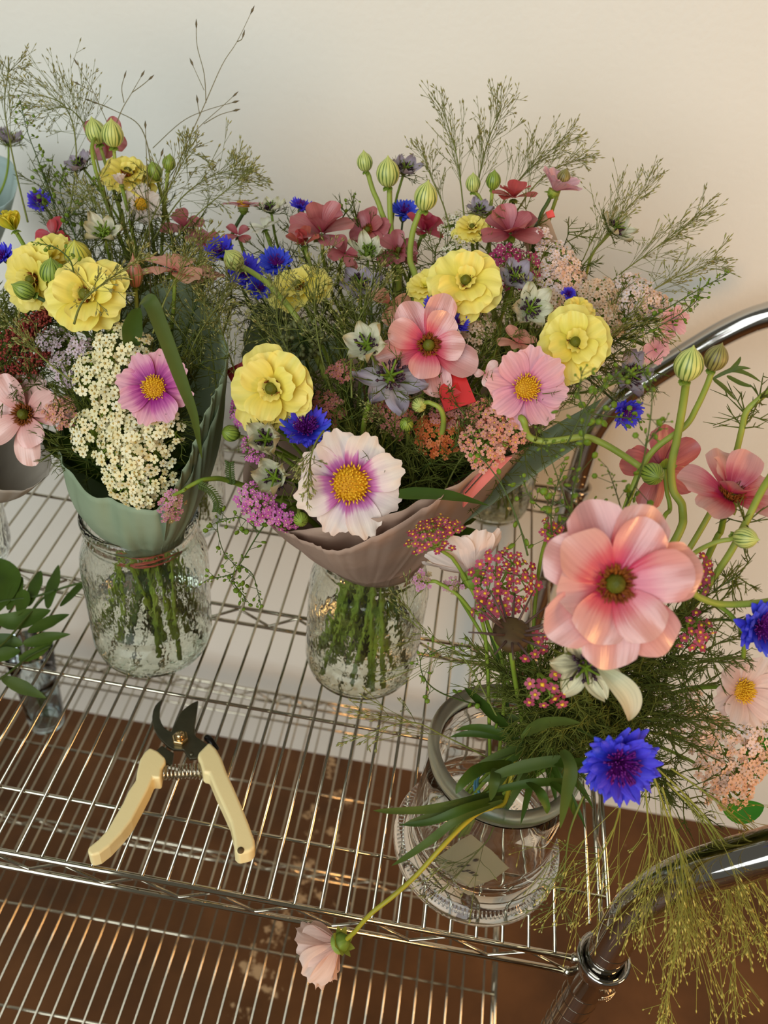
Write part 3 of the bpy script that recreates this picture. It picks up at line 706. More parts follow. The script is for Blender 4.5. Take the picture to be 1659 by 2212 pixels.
M_sepal = petalmat('green_sepal', [(0, (92, 118, 30)), (.6, (120, 142, 48)), (1, (146, 160, 70))], .15, .16, 9, .5, .35, transl=.15)
M_disc = simple('yellow_disc', (222, 170, 30), .6, 0, .2, col2=(196, 134, 18), scale=90)
M_sty = simple('yellow_stamen', (238, 194, 56), .55, 0, .2, col2=(222, 166, 30), scale=120)
M_dkst = simple('brown_stamen', (150, 82, 20), .6, 0, .2, col2=(104, 50, 14), scale=100)
M_pist = simple('green_pistil', (104, 104, 24), .55, 0, .25, col2=(78, 80, 16), scale=120, bump=.5, bscale=420)
M_nigst = simple('dark_anther', (52, 30, 44), .5, 0, .3, col2=(76, 48, 60), scale=60)
M_nigc = simple('nigella_green', (112, 134, 36), .5, 0, .3, col2=(86, 106, 30), scale=40)
BUD_PALE = budmat('striped_pale_bud', (198, 202, 112), (92, 116, 44), 11)
BUD_GREEN = budmat('striped_green_bud', (142, 160, 58), (62, 88, 22), 11)
BUD_BROWN = budmat('striped_brown_bud', (140, 132, 70), (72, 64, 32), 11)
def floretmat(name, c1, c2, c3):
    if name in MATS: return MATS[name]
    m_, nt, out = newmat(name); L = nt.links
    uv = N(nt, 'ShaderNodeUVMap'); sp = N(nt, 'ShaderNodeSeparateXYZ'); L.new(uv.outputs[0], sp.inputs[0])
    rp = ramp(nt, [(0, c1), (.5, c2), (1, c3)]); L.new(sp.outputs[0], rp.inputs[0])
    b = N(nt, 'ShaderNodeBsdfPrincipled'); b.inputs['Roughness'].default_value = .6; b.inputs['Specular IOR Level'].default_value = .25
    L.new(rp.outputs[0], b.inputs['Base Color'])
    t = N(nt, 'ShaderNodeBsdfTranslucent'); L.new(rp.outputs[0], t.inputs['Color'])
    mx = N(nt, 'ShaderNodeMixShader'); mx.inputs[0].default_value = .2
    L.new(b.outputs[0], mx.inputs[1]); L.new(t.outputs[0], mx.inputs[2]); L.new(mx.outputs[0], out.inputs[0])
    MATS[name] = m_; return m_
YAR = dict(
    cream=(floretmat('yarrow_cream', (236, 222, 166), (246, 234, 186), (250, 242, 208)), (190, 160, 84)),
    peach=(floretmat('yarrow_peach', (230, 182, 154), (238, 200, 176), (242, 214, 196)), (214, 168, 110)),
    blush=(floretmat('yarrow_blush', (234, 204, 192), (240, 216, 206), (244, 224, 218)), (214, 178, 130)),
    lilac=(floretmat('yarrow_lilac', (202, 170, 182), (216, 190, 198), (226, 204, 206)), (180, 160, 130)),
    magenta=(floretmat('yarrow_magenta', (150, 36, 84), (168, 50, 100), (190, 86, 124)), (224, 186, 170)),
    orchid=(floretmat('yarrow_orchid', (182, 82, 150), (200, 104, 168), (214, 136, 184)), (226, 196, 150)),
    salmon=(floretmat('yarrow_salmon', (196, 104, 92), (212, 126, 108), (224, 150, 130)), (226, 178, 66)),
    orange=(floretmat('yarrow_orange', (186, 84, 40), (204, 104, 54), (212, 128, 80)), (190, 110, 36)),
    mauve=(floretmat('yarrow_mauve', (160, 92, 88), (178, 108, 98), (192, 128, 112)), (190, 130, 66)),
    tan=(floretmat('yarrow_tan', (206, 170, 136), (218, 186, 154), (226, 198, 172)), (186, 146, 98)),
    rose=(floretmat('yarrow_rose', (152, 50, 78), (176, 72, 98), (194, 98, 120)), (236, 190, 54)),
    budding=(floretmat('yarrow_budding', (196, 120, 160), (206, 146, 172), (150, 140, 70)), (186, 170, 110)),
    orangepink=(floretmat('yarrow_orange_pink', (206, 130, 112), (218, 152, 130), (226, 170, 150)), (230, 180, 80)),
    white=(floretmat('yarrow_white', (230, 216, 186), (240, 228, 204), (244, 236, 218)), (176, 164, 100)),
)
for k in list(YAR): YAR[k] = (YAR[k][0], simple('yarrow_eye_'+k, YAR[k][1], .6, 0, .2))

class Plant:
    """one cut stem with everything that grows on it"""
    count = 0
    def __init__(s, name, label, cat, P, group=None, origin=None):
        Plant.count += 1
        s.rng = np.random.default_rng(1000+Plant.count*7)
        s.P = np.array(P, float); s.root = thing(name, label, cat, origin if origin is not None else P, group)
    def part(s, name, g, mat_, parent=None, label=None):
        if g.n == 0: return None
        o = obj(name, g, mat_, parent if parent is not None else s.root)
        if label: o['label'] = label
        return o
STEMS = {}
def stem_to(P, n, J, rng, bend=.42, k=20, tail=True):
    """from a flower head back into its jar: through the neck and down to the bottom"""
    P = np.array(P, float)
    a, rr = rng.uniform(0, 6.28), math.sqrt(rng.uniform(0, 1))
    nk = J['neck'] + np.array([math.cos(a), math.sin(a), 0])*rr*J['nr']*.8
    d = np.linalg.norm(nk-P)
    up = unit(P-nk)*.5 + np.array([0, 0, .6])
    pts = bez(P, P - np.array(n)*d*bend, nk + unit(up)*d*.35, nk, k)
    if not tail: return pts
    a2 = a + rng.uniform(-1.1, 1.1)
    bs = J['base'] + np.array([math.cos(a2), math.sin(a2), 0])*math.sqrt(rng.uniform(.05, 1))*J['br'] + np.array([0, 0, rng.uniform(0, .5)])
    q = bez(nk, nk - unit(up)*1.2, bs + np.array([0, 0, 1.5]), bs, 8)[1:]
    return np.concatenate([pts, q])
def pxpath(pts, n=7): return spline([at(*p) for p in pts], n)

def petal_ring(pl, k, L, Wd, P, Fr, mat_, name='petal', sep=True, r0=.0, tilt=0., phase=None, dz=.02, jit=.1, sub=None, Ljit=.06, **kw):
    rng = pl.rng; acc = G(); objs = []
    ph0 = rng.uniform(0, 6.28) if phase is None else phase
    for i in range(k):
        a = ph0 + 2*math.pi*(i + rng.uniform(-jit, jit))/k
        kk = dict(kw); kk['ph'] = rng.uniform(0, 6.28)
        V, F, uv = petal(L*(1+rng.uniform(-Ljit, Ljit)), Wd*(1+rng.uniform(-.08, .08)), **kk)
        V = V @ roty(-(tilt + rng.uniform(-.09, .09))).T
        V = V + np.array([r0, 0, dz*(i % 2)*1.0 + .005*i])
        tw = rng.uniform(-.12, .12); c, s_ = math.cos(tw), math.sin(tw)
        V = V @ np.array([[1, 0, 0], [0, c, -s_], [0, s_, c]]).T
        V = V @ rotz(a).T @ Fr.T + P
        g = G() if sep else acc
        g.add(V, F, uv)
        if sep: objs.append(pl.part(name, g, mat_, sub))
    if not sep: objs.append(pl.part(name, acc, mat_, sub))
    return objs
def sepals(pl, P, Fr, r, k=8, mat_=None, name='sepal', down=.5, wd=.16, ln=1.0):
    g = G()
    for i in range(k):
        V, F, uv = petal(r*ln, r*wd*2, nv=5, nu=3, base=.6, wmax=.4, tip=.05, rnd=0, el=(0, down*.3))
        V = V @ roty(.25 - down*.2).T @ rotz(6.283*i/k + .2).T @ Fr.T + P; g.add(V, F, uv)
    return pl.part(name, g, mat_ or M_sepal)

def add_stem(pl, path, r, mat_, r2=None):
    g = G(); n = len(path); tube(g, path, np.linspace(r, r2 or r*1.15, n), 7)
    return pl.part('stem', g, mat_)

def cosmos(pl, n, r, petmat=M_cos_pink, k=8, cup=.12, tilt=.18, el=(.1, -.12), W_=.345, sep=True, ruf=.03, discr=.27, center=True):
    P, rng = pl.P, pl.rng; Fr = frame(n)
    petal_ring(pl, k, r*.92, r*W_, P, Fr, petmat, sep=sep, r0=r*.08, tilt=tilt, dz=.05*r, jit=.06, nv=11, nu=11,
               base=.3, wmax=.7, tip=.84, rnd=.2, el=el, cup=cup, ruf=ruf, rf=2.6, notch=.085, Ljit=.05)
    if center:
        g = G(); D = discr*r
        lathe(g, [(D, .0), (D*.98, .1*r), (D*.75, .17*r), (D*.4, .20*r), (.002, .205*r)], 20, P, Fr); c_ = pl.part('disc', g, M_disc)
        g = G(); m_ = 110 if sep else 40
        i = np.arange(m_); rr = D*1.02*np.sqrt((i+.5)/m_); th = i*2.39996
        q = np.stack([rr*np.cos(th), rr*np.sin(th), .1*r+.12*r*(1-(rr/D)**2)], 1)
        nn_ = np.stack([np.cos(th)*rr/D*.8, np.sin(th)*rr/D*.8, np.ones(m_)], 1) + rng.normal(0, .18, (m_, 3))
        blobs(g, (q + nn_*.045*r) @ Fr.T + P, nn_ @ Fr.T, .02*r, .075*r*rng.uniform(.6, 1.3, m_), rng, BALL_S)
        pl.part('stamens', g, M_sty, c_)
    sepals(pl, P - Fr[:, 2]*.1*r, Fr, r*.36, 8, down=-.2)
    g = G(); lathe(g, [(.01, -.34*r), (.1*r, -.32*r), (.2*r, -.18*r), (.22*r, -.02*r)], 14, P, Fr); pl.part('calyx', g, M_sepal)
def butterfly(pl, n, r, petmat=M_but_pink, k=10, layers=2, sep=True, tilt=.2, open_=1.0, center=True, W_=.33):
    P, rng = pl.P, pl.rng; Fr = frame(n); ph = rng.uniform(0, 6.28)
    k1 = k - k//2 if layers == 2 else k
    petal_ring(pl, k1, r*.97, r*W_, P, Fr, petmat, sep=sep, r0=.05*r, tilt=tilt*.5, phase=ph, nv=11, nu=9, base=.2, wmax=.7, tip=.92, rnd=.17, el=(.16, -.2), cup=.2, ruf=.05, rf=1.3, notch=.0, pw=1.1, Ljit=.1, jit=.18)
    if layers == 2:
        petal_ring(pl, k//2, r*.8, r*W_*.92, P+Fr[:, 2]*.06*r, Fr, petmat, sep=sep, r0=.05*r, tilt=tilt*1.6, phase=ph+math.pi/k1, nv=11, nu=9, base=.2, wmax=.7, tip=.92, rnd=.18, el=(.2, -.2), cup=.22, ruf=.06, rf=1.3, pw=1.1, Ljit=.14, jit=.2)
    if center:
        D = .115*r
        g = G(); lathe(g, [(D, 0), (D*1.06, .16*r), (D*.85, .25*r), (D*.4, .3*r), (.002, .31*r)], 18, P, Fr); pl.part('pistil', g, M_pist)
        g = G(); m_ = 170 if sep else 60; th = rng.uniform(0, 6.28, m_); rr = D*rng.uniform(1.05, 1.9, m_)
        q = np.stack([rr*np.cos(th), rr*np.sin(th), .1*r + rng.uniform(0, .1, m_)*r], 1); nn_ = np.stack([np.cos(th)*.7, np.sin(th)*.7, np.ones(m_)], 1)+rng.normal(0, .15, (m_, 3))
        blobs(g, q @ Fr.T + P, nn_ @ Fr.T, .017*r, .1*r, rng, BALL_S); pl.part('stamens', g, M_dkst)
    sepals(pl, P - Fr[:, 2]*.04*r, Fr, r*.3, 5, down=-.4, wd=.2)
def double_ranunculus(pl, n, r, petmat=M_yel, sep=True, layers=((5, 1.0, .54, .02), (5, .92, .5, .2), (3, .74, .4, .5), (3, .42, .24, .95)), center=True):
    P, rng = pl.P, pl.rng; Fr = frame(n); ph = rng.uniform(0, 6.28)
    for li, (k, L, w_, tilt) in enumerate(layers):
        petal_ring(pl, k, r*L, r*w_, P+Fr[:, 2]*.05*r*li, Fr, petmat, sep=sep, r0=.04*r, tilt=tilt, phase=ph+li*.5, nv=10, nu=13, base=.25, wmax=.66, tip=.86, rnd=.16, el=(.2, -.22), cup=.16, ruf=.06, rf=2.5, notch=.03, Ljit=.16, jit=.26)
    if center:
        D = .15*r
        g = G(); lathe(g, [(D, .05*r), (D*1.05, .26*r), (D*.8, .38*r), (D*.4, .43*r), (.002, .44*r)], 16, P, Fr); pl.part('pistil', g, M_pist)
        g = G(); m_ = 70; th = rng.uniform(0, 6.28, m_); rr = D*rng.uniform(1.1, 1.5, m_)
        q = np.stack([rr*np.cos(th), rr*np.sin(th), .2*r+rng.uniform(0, .12, m_)*r], 1)
        blobs(g, q @ Fr.T + P, np.tile(Fr[:, 2], (m_, 1))+rng.normal(0, .2, (m_, 3)), .018*r, .1*r, rng, BALL_S); pl.part('stamens', g, M_dkst)
    sepals(pl, P - Fr[:, 2]*.04*r, Fr, r*.34, 5, down=-.3, wd=.22)
def cornflower(pl, n, r, sep=True, k=9):
    P, rng = pl.P, pl.rng; Fr = frame(n); ph = rng.uniform(0, 6.28)
    acc = G()
    for i in range(k):
        g = G() if sep else acc
        a = ph + 6.283*(i+rng.uniform(-.15, .15))/k; el = rng.uniform(.1, .6)
        for j in range(5):                   # a flared trumpet split into pointed lobes
            b_ = (j-2)*.3
            V, F, uv = petal(r*rng.uniform(.5, .76), r*.15, nv=5, nu=3, base=.5, wmax=.35, tip=.06, rnd=0, el=(.1, .25*math.cos(b_)-.1), cup=-.6)
            V = V @ roty(-rng.uniform(-.2, .25)).T @ rotz(b_*1.25).T + np.array([.27*r, 0, 0])
            V = V @ roty(-el).T @ rotz(a).T @ Fr.T + P; g.add(V, F, uv)
        path = np.array([[0, 0, -.12*r], [.14*r, 0, 0], [.3*r, 0, .02*r]]) @ roty(-el).T @ rotz(a).T @ Fr.T + P
        tube(g, path, [.025*r, .045*r, .09*r], 5, cap=False)
        if sep: pl.part('ray_floret', g, M_corn)
    if not sep: pl.part('ray_florets', acc, M_corn)
    g = G(); m_ = 90 if sep else 24
    th = rng.uniform(0, 6.28, m_); ti = np.sqrt(rng.uniform(0, 1, m_))*.95
    D_ = np.stack([np.sin(ti)*np.cos(th), np.sin(ti)*np.sin(th), np.cos(ti)], 1) @ Fr.T
    segs(g, P+D_*.05*r, P+D_*(.54*r*rng.uniform(.6, 1.15, m_))[:, None], .03*r, .018*r, 4)
    blobs(g, P+D_*.52*r, D_, .025*r, .07*r, rng, BALL_S); pl.part('disc_florets', g, M_cornc)
    g = G(); lathe(g, [(.01, -.62*r), (.12*r, -.58*r), (.24*r, -.4*r), (.25*r, -.25*r), (.17*r, -.05*r)], 12, P, Fr); pl.part('involucre', g, leaf_mid)
HEX = np.array([[.08, 0, 0.02], [.4, .3, .05], [.8, .36, .1], [1.0, 0, .07], [.8, -.36, .1], [.4, -.3, .05]])
FLORET_V = np.concatenate([HEX @ rotz(6.283*i/5).T for i in range(5)]); FLORET_F = [np.array([[6*i+j for j in range(6)] for i in range(5)])]
def yarrow(pl, n, r, kind, fs=.165, dens=1.0, dome=.28, lumps=7, green=0., stretch=1.0, stemdir=None, sroll=0.):
    """flat-topped head of tiny five-petalled florets on branching pedicels"""
    P, rng = pl.P, pl.rng; Fr = frame(n)
    if sroll: Fr = Fr @ rotz(sroll)
    lump = np.stack([np.sqrt(rng.uniform(0, 1, lumps))*r*.8, rng.uniform(0, 6.28, lumps)], 1)
    LC = np.stack([lump[:, 0]*np.cos(lump[:, 1])*stretch, lump[:, 0]*np.sin(lump[:, 1])], 1)
    m_ = int(dens*1.9*(r*r*stretch)/(fs*fs)*.72); i = np.arange(m_)
    rr = r*np.sqrt((i+.5)/m_); th = i*2.39996 + .3
    q = np.stack([rr*np.cos(th)*stretch, rr*np.sin(th)], 1) + rng.normal(0, fs*.22, (m_, 2))
    dl = np.min(np.linalg.norm(q[:, None]-LC[None], axis=2), 1)
    keep = dl < r*.72*(1+rng.uniform(-.2, .15, m_)); q = q[keep]; dl = dl[keep]; m_ = len(q)
    rho = np.sqrt((q[:, 0]/stretch)**2+q[:, 1]**2)/r
    z = -dome*r*rho**2 - .45*dl*dl/r + rng.normal(0, .06*r, m_)
    X = np.stack([q[:, 0], q[:, 1], z], 1)
    nn_ = np.stack([q[:, 0]/r*dome*2.1, q[:, 1]/r*dome*2.1, np.ones(m_)], 1) + rng.normal(0, .3, (m_, 3))
    Xw = X @ Fr.T + P; Nw = nn_ @ Fr.T
    mt, em = YAR[kind]
    g = G(); sc = fs*rng.uniform(.82, 1.15, m_)
    stamp(g, FLORET_V, FLORET_F, frames(Nw, rng.uniform(0, 6.28, m_))*sc[:, None, None], Xw, uvx=np.clip(rng.normal(.5, .25, m_), 0, 1))
    pl.part('florets', g, mt)
    eye = .4 if kind == 'rose' else .27
    g = G(); blobs(g, Xw + Nw*.02, Nw, sc*eye, sc*.24, rng, BALL_S); pl.part('floret_eyes', g, em)
    g = G(); hub = P - Fr[:, 2]*r*1.0
    LCw = np.stack([LC[:, 0], LC[:, 1], -dome*r*(LC[:, 0]**2+LC[:, 1]**2)/r/r-.32*r], 1) @ Fr.T + P
    for l in LCw: tube(g, bez(hub, hub+Fr[:, 2]*r*.3, l-Fr[:, 2]*.2*r, l, 5), .05, 5)
    kk = np.argmin(np.linalg.norm(q[:, None]-LC[None], axis=2), 1)
    segs(g, LCw[kk], Xw - Nw/np.linalg.norm(Nw, axis=1)[:, None]*.12, .024, .03, 3)
    blobs(g, Xw - Nw/np.linalg.norm(Nw, axis=1)[:, None]*.09, Nw, sc*.33, sc*.6, rng, BALL_S)
    pl.part('pedicels', g, stem_pale if green else stem_green)
    return hub
def bud(pl, n, r, mat_=BUD_PALE, tall=1.12, point=.25, sep=True):
    P, rng = pl.P, pl.rng; Fr = frame(n)
    g = G(); ph = rng.uniform(0, 6.28)
    prof = [(.12*r, -.98*tall*r), (.5*r, -.9*tall*r), (.84*r, -.55*tall*r), (1.0*r, -.1*tall*r), (.93*r, .3*tall*r), (.7*r, .68*tall*r), (.36*r, .95*tall*r), (.12*r, (1.02+point*.5)*tall*r), (.01, (1.05+point)*tall*r)]
    pr = spline(np.array([[a, b_, 0] for a, b_ in prof]), 3)[:, :2]
    lathe(g, pr, 48, P, Fr, wob=lambda th, z: 1+.05*np.abs(np.sin(5.5*th+ph+z*.7/r))-.02)
    pl.part('bud', g, mat_)
    sepals(pl, P - Fr[:, 2]*.96*r*tall, Fr, r*.6, 5, down=-.9, wd=.3)
def nigella(pl, n, r, petmat=M_nig, k=6, tilt=.4, sep=True, ragged=.12, bract=True, dark=M_nigst, pist=5):
    P, rng = pl.P, pl.rng; Fr = frame(n)
    petal_ring(pl, k, r, r*.34, P, Fr, petmat, sep=sep, r0=.05*r, tilt=tilt, dz=.03*r, nv=9, nu=7, base=.2, wmax=.5, tip=.2, rnd=.0, el=(.1, .1), cup=.35, ruf=ragged, rf=1.7, Ljit=.15, jit=.2)
    g = G()
    m_ = 34; th = rng.uniform(0, 6.28, m_); ti = rng.uniform(.35, 1.05, m_)
    D_ = np.stack([np.sin(ti)*np.cos(th), np.sin(ti)*np.sin(th), np.cos(ti)], 1) @ Fr.T
    L_ = r*rng.uniform(.4, .62, m_)
    A = P+D_*.1*r; B = P + D_*L_[:, None]; segs(g, A, B, .016*r+.006, .012*r+.004, 3)
    blobs(g, B, D_, .045*r+.016, .1*r, rng, BALL_S); pl.part('stamens', g, dark)
    g = G()
    lathe(g, [(.01, -.05*r), (.13*r, 0), (.19*r, .15*r), (.15*r, .32*r), (.02*r, .4*r)], 10, P, Fr)
    for i in range(pist):
        a = 6.283*i/pist; d = np.array([math.cos(a)*.35, math.sin(a)*.35, 1.]) @ Fr.T
        tube(g, spline([P+Fr[:, 2]*.28*r, P+d*.5*r, P+d*.66*r+Fr @ np.array([math.cos(a)*.12*r, math.sin(a)*.12*r, .03*r])], 4), [.05*r]*4+[.035*r]*4+[.015*r], 5)
    pl.part('pistil', g, M_nigc)
    if bract: fern_ring(pl, P - Fr[:, 2]*.12*r, Fr, r*1.15, 9)
def fern_ring(pl, P, Fr, r, k, mat_=None, el=.5, name='bracts'):
    rng = pl.rng; g = G()
    for i in range(k):
        a = 6.283*i/k+rng.uniform(-.2, .2)
        d = Fr @ np.array([math.cos(a), math.sin(a), rng.uniform(el-.5, el+.2)])
        thread(g, P, d, r*rng.uniform(.7, 1.), rng, Fr[:, 2]*.25)
    return pl.part(name, g, mat_ or fern_green)
def thread(g, P, d, L, rng, curl=np.zeros(3), r=.024, depth_=2, fork=3):
    """a thread-like leaf that forks"""
    d = unit(d); p1 = P + d*L*.5 + curl*L*.1; p2 = p1 + unit(d+curl*.6)*L*.5
    segs(g, [P, p1], [p1, p2], np.array([r, r*.8]), np.array([r*.8, r*.35]), 3)
    if depth_ > 0:
        for s_ in range(fork):
            t = rng.uniform(.25, .9); q = P + (p2-P)*t
            dd = unit(d + rng.normal(0, .55, 3)); thread(g, q, dd, L*(.55-.12*depth_*0)*rng.uniform(.7, 1.), rng, curl, r*.75, depth_-1, fork)
def fern_sprig(name, label, path, L, mat_=None, group=None, k=16, r=.05, cat='foliage', stemmat=None, fr=.026, dep=1, fork=3, start=.25):
    pts = np.asarray(path); pl = Plant(name, label, cat, pts[0], group, origin=pts[-1]); rng = pl.rng
    g = G(); n = len(pts); tube(g, pts[::-1], np.linspace(r, r*.35, n), 5); pl.part('stem', g, stemmat or stem_dark)
    g = G(); T = np.gradient(pts[::-1], axis=0)
    for i in range(k):
        t = start+(1-start)*(i+.5)/k; j = min(int(t*(n-1)), n-2); P = pts[::-1][j] + (pts[::-1][j+1]-pts[::-1][j])*(t*(n-1)-j)
        d = unit(unit(T[j])*.7 + rng.normal(0, .75, 3))
        thread(g, P, d, L*(1-.5*t)*rng.uniform(.7, 1.2), rng, unit(T[j])*.3, fr, dep, fork)
    pl.part('leaflets', g, mat_ or fern_green); return pl
def leaf_mesh(g, path, w, fold=.25, nrm=None, prof=None):
    P = np.asarray(path, float); n = len(P); T = np.gradient(P, axis=0)
    T /= np.linalg.norm(T, axis=1)[:, None]
    nrm = np.array([0, 0, 1.]) if nrm is None else np.asarray(nrm, float)
    Sd = np.cross(T, nrm); Sd /= np.linalg.norm(Sd, axis=1)[:, None]+1e-9; U = np.cross(Sd, T)
    t = np.linspace(0, 1, n); pw = prof(t) if prof is not None else np.sin(np.pi*np.clip(t, .02, .985))**.8
    u = np.array([-1, -.5, 0, .5, 1.])
    V = P[:, None] + Sd[:, None]*(u[None, :, None]*w*pw[:, None, None]) + U[:, None]*(np.abs(u)[None, :, None]*fold*w*pw[:, None, None])
    i = np.arange(n-1)[:, None]*5; j = np.arange(4)[None]
    F = np.stack([i+j, i+j+1, i+6+j, i+5+j], -1).reshape(-1, 4)
    g.add(V.reshape(-1, 3), F, np.stack([np.tile(u*.5+.5, n), np.repeat(t, 5)], 1))
def blade(label, path, w, mat_=None, nrm=None, name='sword_leaf', prof=None, fold=.2, cat='leaf', group=None):
    pts = np.asarray(path); g = G(); leaf_mesh(g, pts, w, fold, nrm, prof)
    o = obj(name, g, mat_ or leaf_mid, origin=pts[0]); tag(o, label, cat, group); return o

def panicle(label, path, spread, nb, group=None, seedmat=None, stemmat=None, r=.028, start=.3, sub=3, L=None, up=.75, seed=.13, droop=0., name='grass_panicle', thin=1., cat='grass', subl=.5):
    """an airy grass head: hair-thin branches ending in seeds; path runs from the base to the tip"""
    pts = np.asarray(path, float); n = len(pts); pl = Plant(name, label, cat, pts[0], group); rng = pl.rng
    T = np.gradient(pts, axis=0); T /= np.linalg.norm(T, axis=1)[:, None]
    g = G(); tube(g, pts, np.linspace(r*1.5, r*.5, n), 4)
    A = []; B = []; SP = []; SD = []
    tot = np.linalg.norm(np.diff(pts, axis=0), axis=1).sum()
    L = L or tot*.45
    dr = np.array([0, 0, -droop])
    for i in range(nb):
        t = start+(1-start)*rng.uniform(0, 1)**.9; j = min(int(t*(n-1)), n-2); P = pts[j]+(pts[j+1]-pts[j])*(t*(n-1)-j)
        d = unit(T[j]*up + spread*rng.normal(0, 1, 3)); l = L*(1.15-.75*t)*rng.uniform(.6, 1.2)
        k1 = P + d*l*.5 + dr*l*.12; k2 = k1 + unit(d+rng.normal(0, .12, 3)+dr*.5)*l*.5
        A += [P, k1]; B += [k1, k2]; SP.append(k2); SD.append(k2-k1)
        for s_ in range(sub):
            q0 = P+(k1-P)*rng.uniform(.4, 1) if rng.random() < .4 else k1+(k2-k1)*rng.uniform(0, .8)
            dd = unit(d + rng.normal(0, .33, 3)+dr*.5); ll = l*subl*rng.uniform(.4, 1)
            e = q0+dd*ll; A.append(q0); B.append(e); SP.append(e); SD.append(dd)
            if rng.random() < .55:
                q1 = q0+dd*ll*.55; e2 = q1 + unit(dd+rng.normal(0, .35, 3))*ll*.45; A.append(q1); B.append(e2); SP.append(e2); SD.append(e2-q1)
    SP.append(pts[-1]); SD.append(T[-1])
    segs(g, A, B, .0125*thin, .009*thin, 3); pl.part('stalks', g, stemmat or grass_green)
    g = G(); blobs(g, SP, SD, .034*thin, seed*rng.uniform(.7, 1.2, len(SP)), rng, SEED); o = pl.part('seeds', g, seedmat or seed_tan)
    return pl
def pods(label, paths, size=.13, group=None, every=.28, ped=.5, name='pepperweed_sprig', stemmat=None, r=.035, flat=.45, start=.1, podmat=None, tipstar=True):
    """branched stems set with round flat pods on hair-thin stalks; every path from base to tip"""
    pts0 = np.asarray(paths[0]); pl = Plant(name, label, 'foliage', pts0[0], group); rng = pl.rng
    g = G(); SP = []; SD = []; A = []; B = []
    for pi, pts in enumerate(paths):
        pts = np.asarray(pts); n = len(pts); tube(g, pts, np.linspace(r if pi == 0 else r*.7, r*.35, n), 5)
        T = np.gradient(pts, axis=0); ln = np.linalg.norm(np.diff(pts, axis=0), axis=1).sum(); k = int(ln*(1-start)/every)
        for i in range(k):
            t = start+(1-start)*(i+rng.uniform(0, 1))/k; j = min(int(t*(n-1)), n-2); P = pts[j]+(pts[j+1]-pts[j])*(t*(n-1)-j)
            d = unit(unit(T[j])*.45 + rng.normal(0, .75, 3)); l = ped*(1.1-.65*t)*rng.uniform(.6, 1.2)
            e = P+d*l+np.array([0, 0, -.05*l]); A.append(P); B.append(e); SP.append(e+unit(d)*size*.8*(1.1-.5*t)); SD.append((d, 1.1-.6*t))
        if tipstar:
            for i in range(10):
                d = unit(unit(T[-1])*.8+rng.normal(0, .5, 3)); A.append(pts[-1]-unit(T[-1])*.1*i); B.append(A[-1]+d*.3*ped); SP.append(B[-1]); SD.append((d, .35))
    segs(g, A, B, .013, .011, 3); pl.part('stalks', g, stemmat or stem_dark)
    g = G(); k = len(SP); D_ = np.array([a for a, _ in SD]); sc = np.array([b_ for _, b_ in SD])*size
    nrm = np.cross(D_, rng.normal(0, 1, (k, 3))); M = frames(nrm, rng.uniform(0, 6.28, k))
    stamp(g, BALL[0]*np.array([1, 1, flat]), BALL[1], M*sc[:, None, None], np.array(SP), uvx=rng.uniform(0, 1, k)); pl.part('pods', g, podmat or pod_green)
    return pl
# ---------------------------------------------------------------- the bouquets
def face(ab):
    a, b_ = ab[0], ab[1]; c = math.sqrt(max(0, 1-a*a-b_*b_))
    if len(ab) > 2 and ab[2] < 0: c = -c
    return RC.T @ np.array([a, b_, -c])
def F(fn, name, cat, px, py, Y, dpx, ab, J, label, group=None, stem=None, sr=.075, smat=None, bend=.42, sep=None, **kw):
    P = at(px, py, Y); r = dpx/2*depth(P)/FPX; n = face(ab)
    pl = Plant(name, label, cat, P, group)
    back = .9*r if fn is yarrow else (.25*r if fn is cosmos else (1.0*r if fn is bud else (.5*r if fn is cornflower else .08*r)))
    Ps = P - n*back
    if stem is not None:
        path = np.concatenate([Ps[None], pxpath(stem)]) if not isinstance(stem, np.ndarray) else stem
        if len(path) > 2: path = spline(path[::2] if len(path) > 8 else path, 4)
    else:
        path = stem_to(Ps, n, J, pl.rng, bend)
    pl.root.location = W(path[-1])
    if fn is yarrow: fn(pl, n, r, **kw)
    else: fn(pl, n, r, sep=(dpx >= 105) if sep is None else sep, **kw)
    add_stem(pl, path, sr, smat or stem_green, max(sr*1.2, .125) if J is J1 or J is J2 else None)
    return pl
COS, BUT, DBL, CRN, YRW, BUD, NIG = 'cosmos_flower', 'butterfly_ranunculus', 'double_ranunculus', 'cornflower', 'yarrow_flower', 'ranunculus_bud', 'nigella_flower'
def CO(*a, **k): return F(cosmos, COS, 'flower', *a, group='cosmos flowers', **k)
def BU(*a, **k): return F(butterfly, BUT, 'flower', *a, group='single ranunculus flowers', **k)
def DR(*a, **k): return F(double_ranunculus, DBL, 'flower', *a, group='yellow ranunculus flowers', **k)
def CF(*a, **k): return F(cornflower, CRN, 'flower', *a, group='blue cornflowers', sr=.045, smat=stem_dark, **k)
def YA(*a, **k): return F(yarrow, YRW, 'flower', *a, group='yarrow heads', sr=.06, smat=stem_green, **k)
def BD(*a, **k): return F(bud, BUD, 'flower bud', *a, group='ranunculus buds', smat=k.pop('smat', stem_pale), **k)
def NG(*a, **k): return F(nigella, NIG, 'flower', *a, group='nigella flowers', sr=.055, **k)

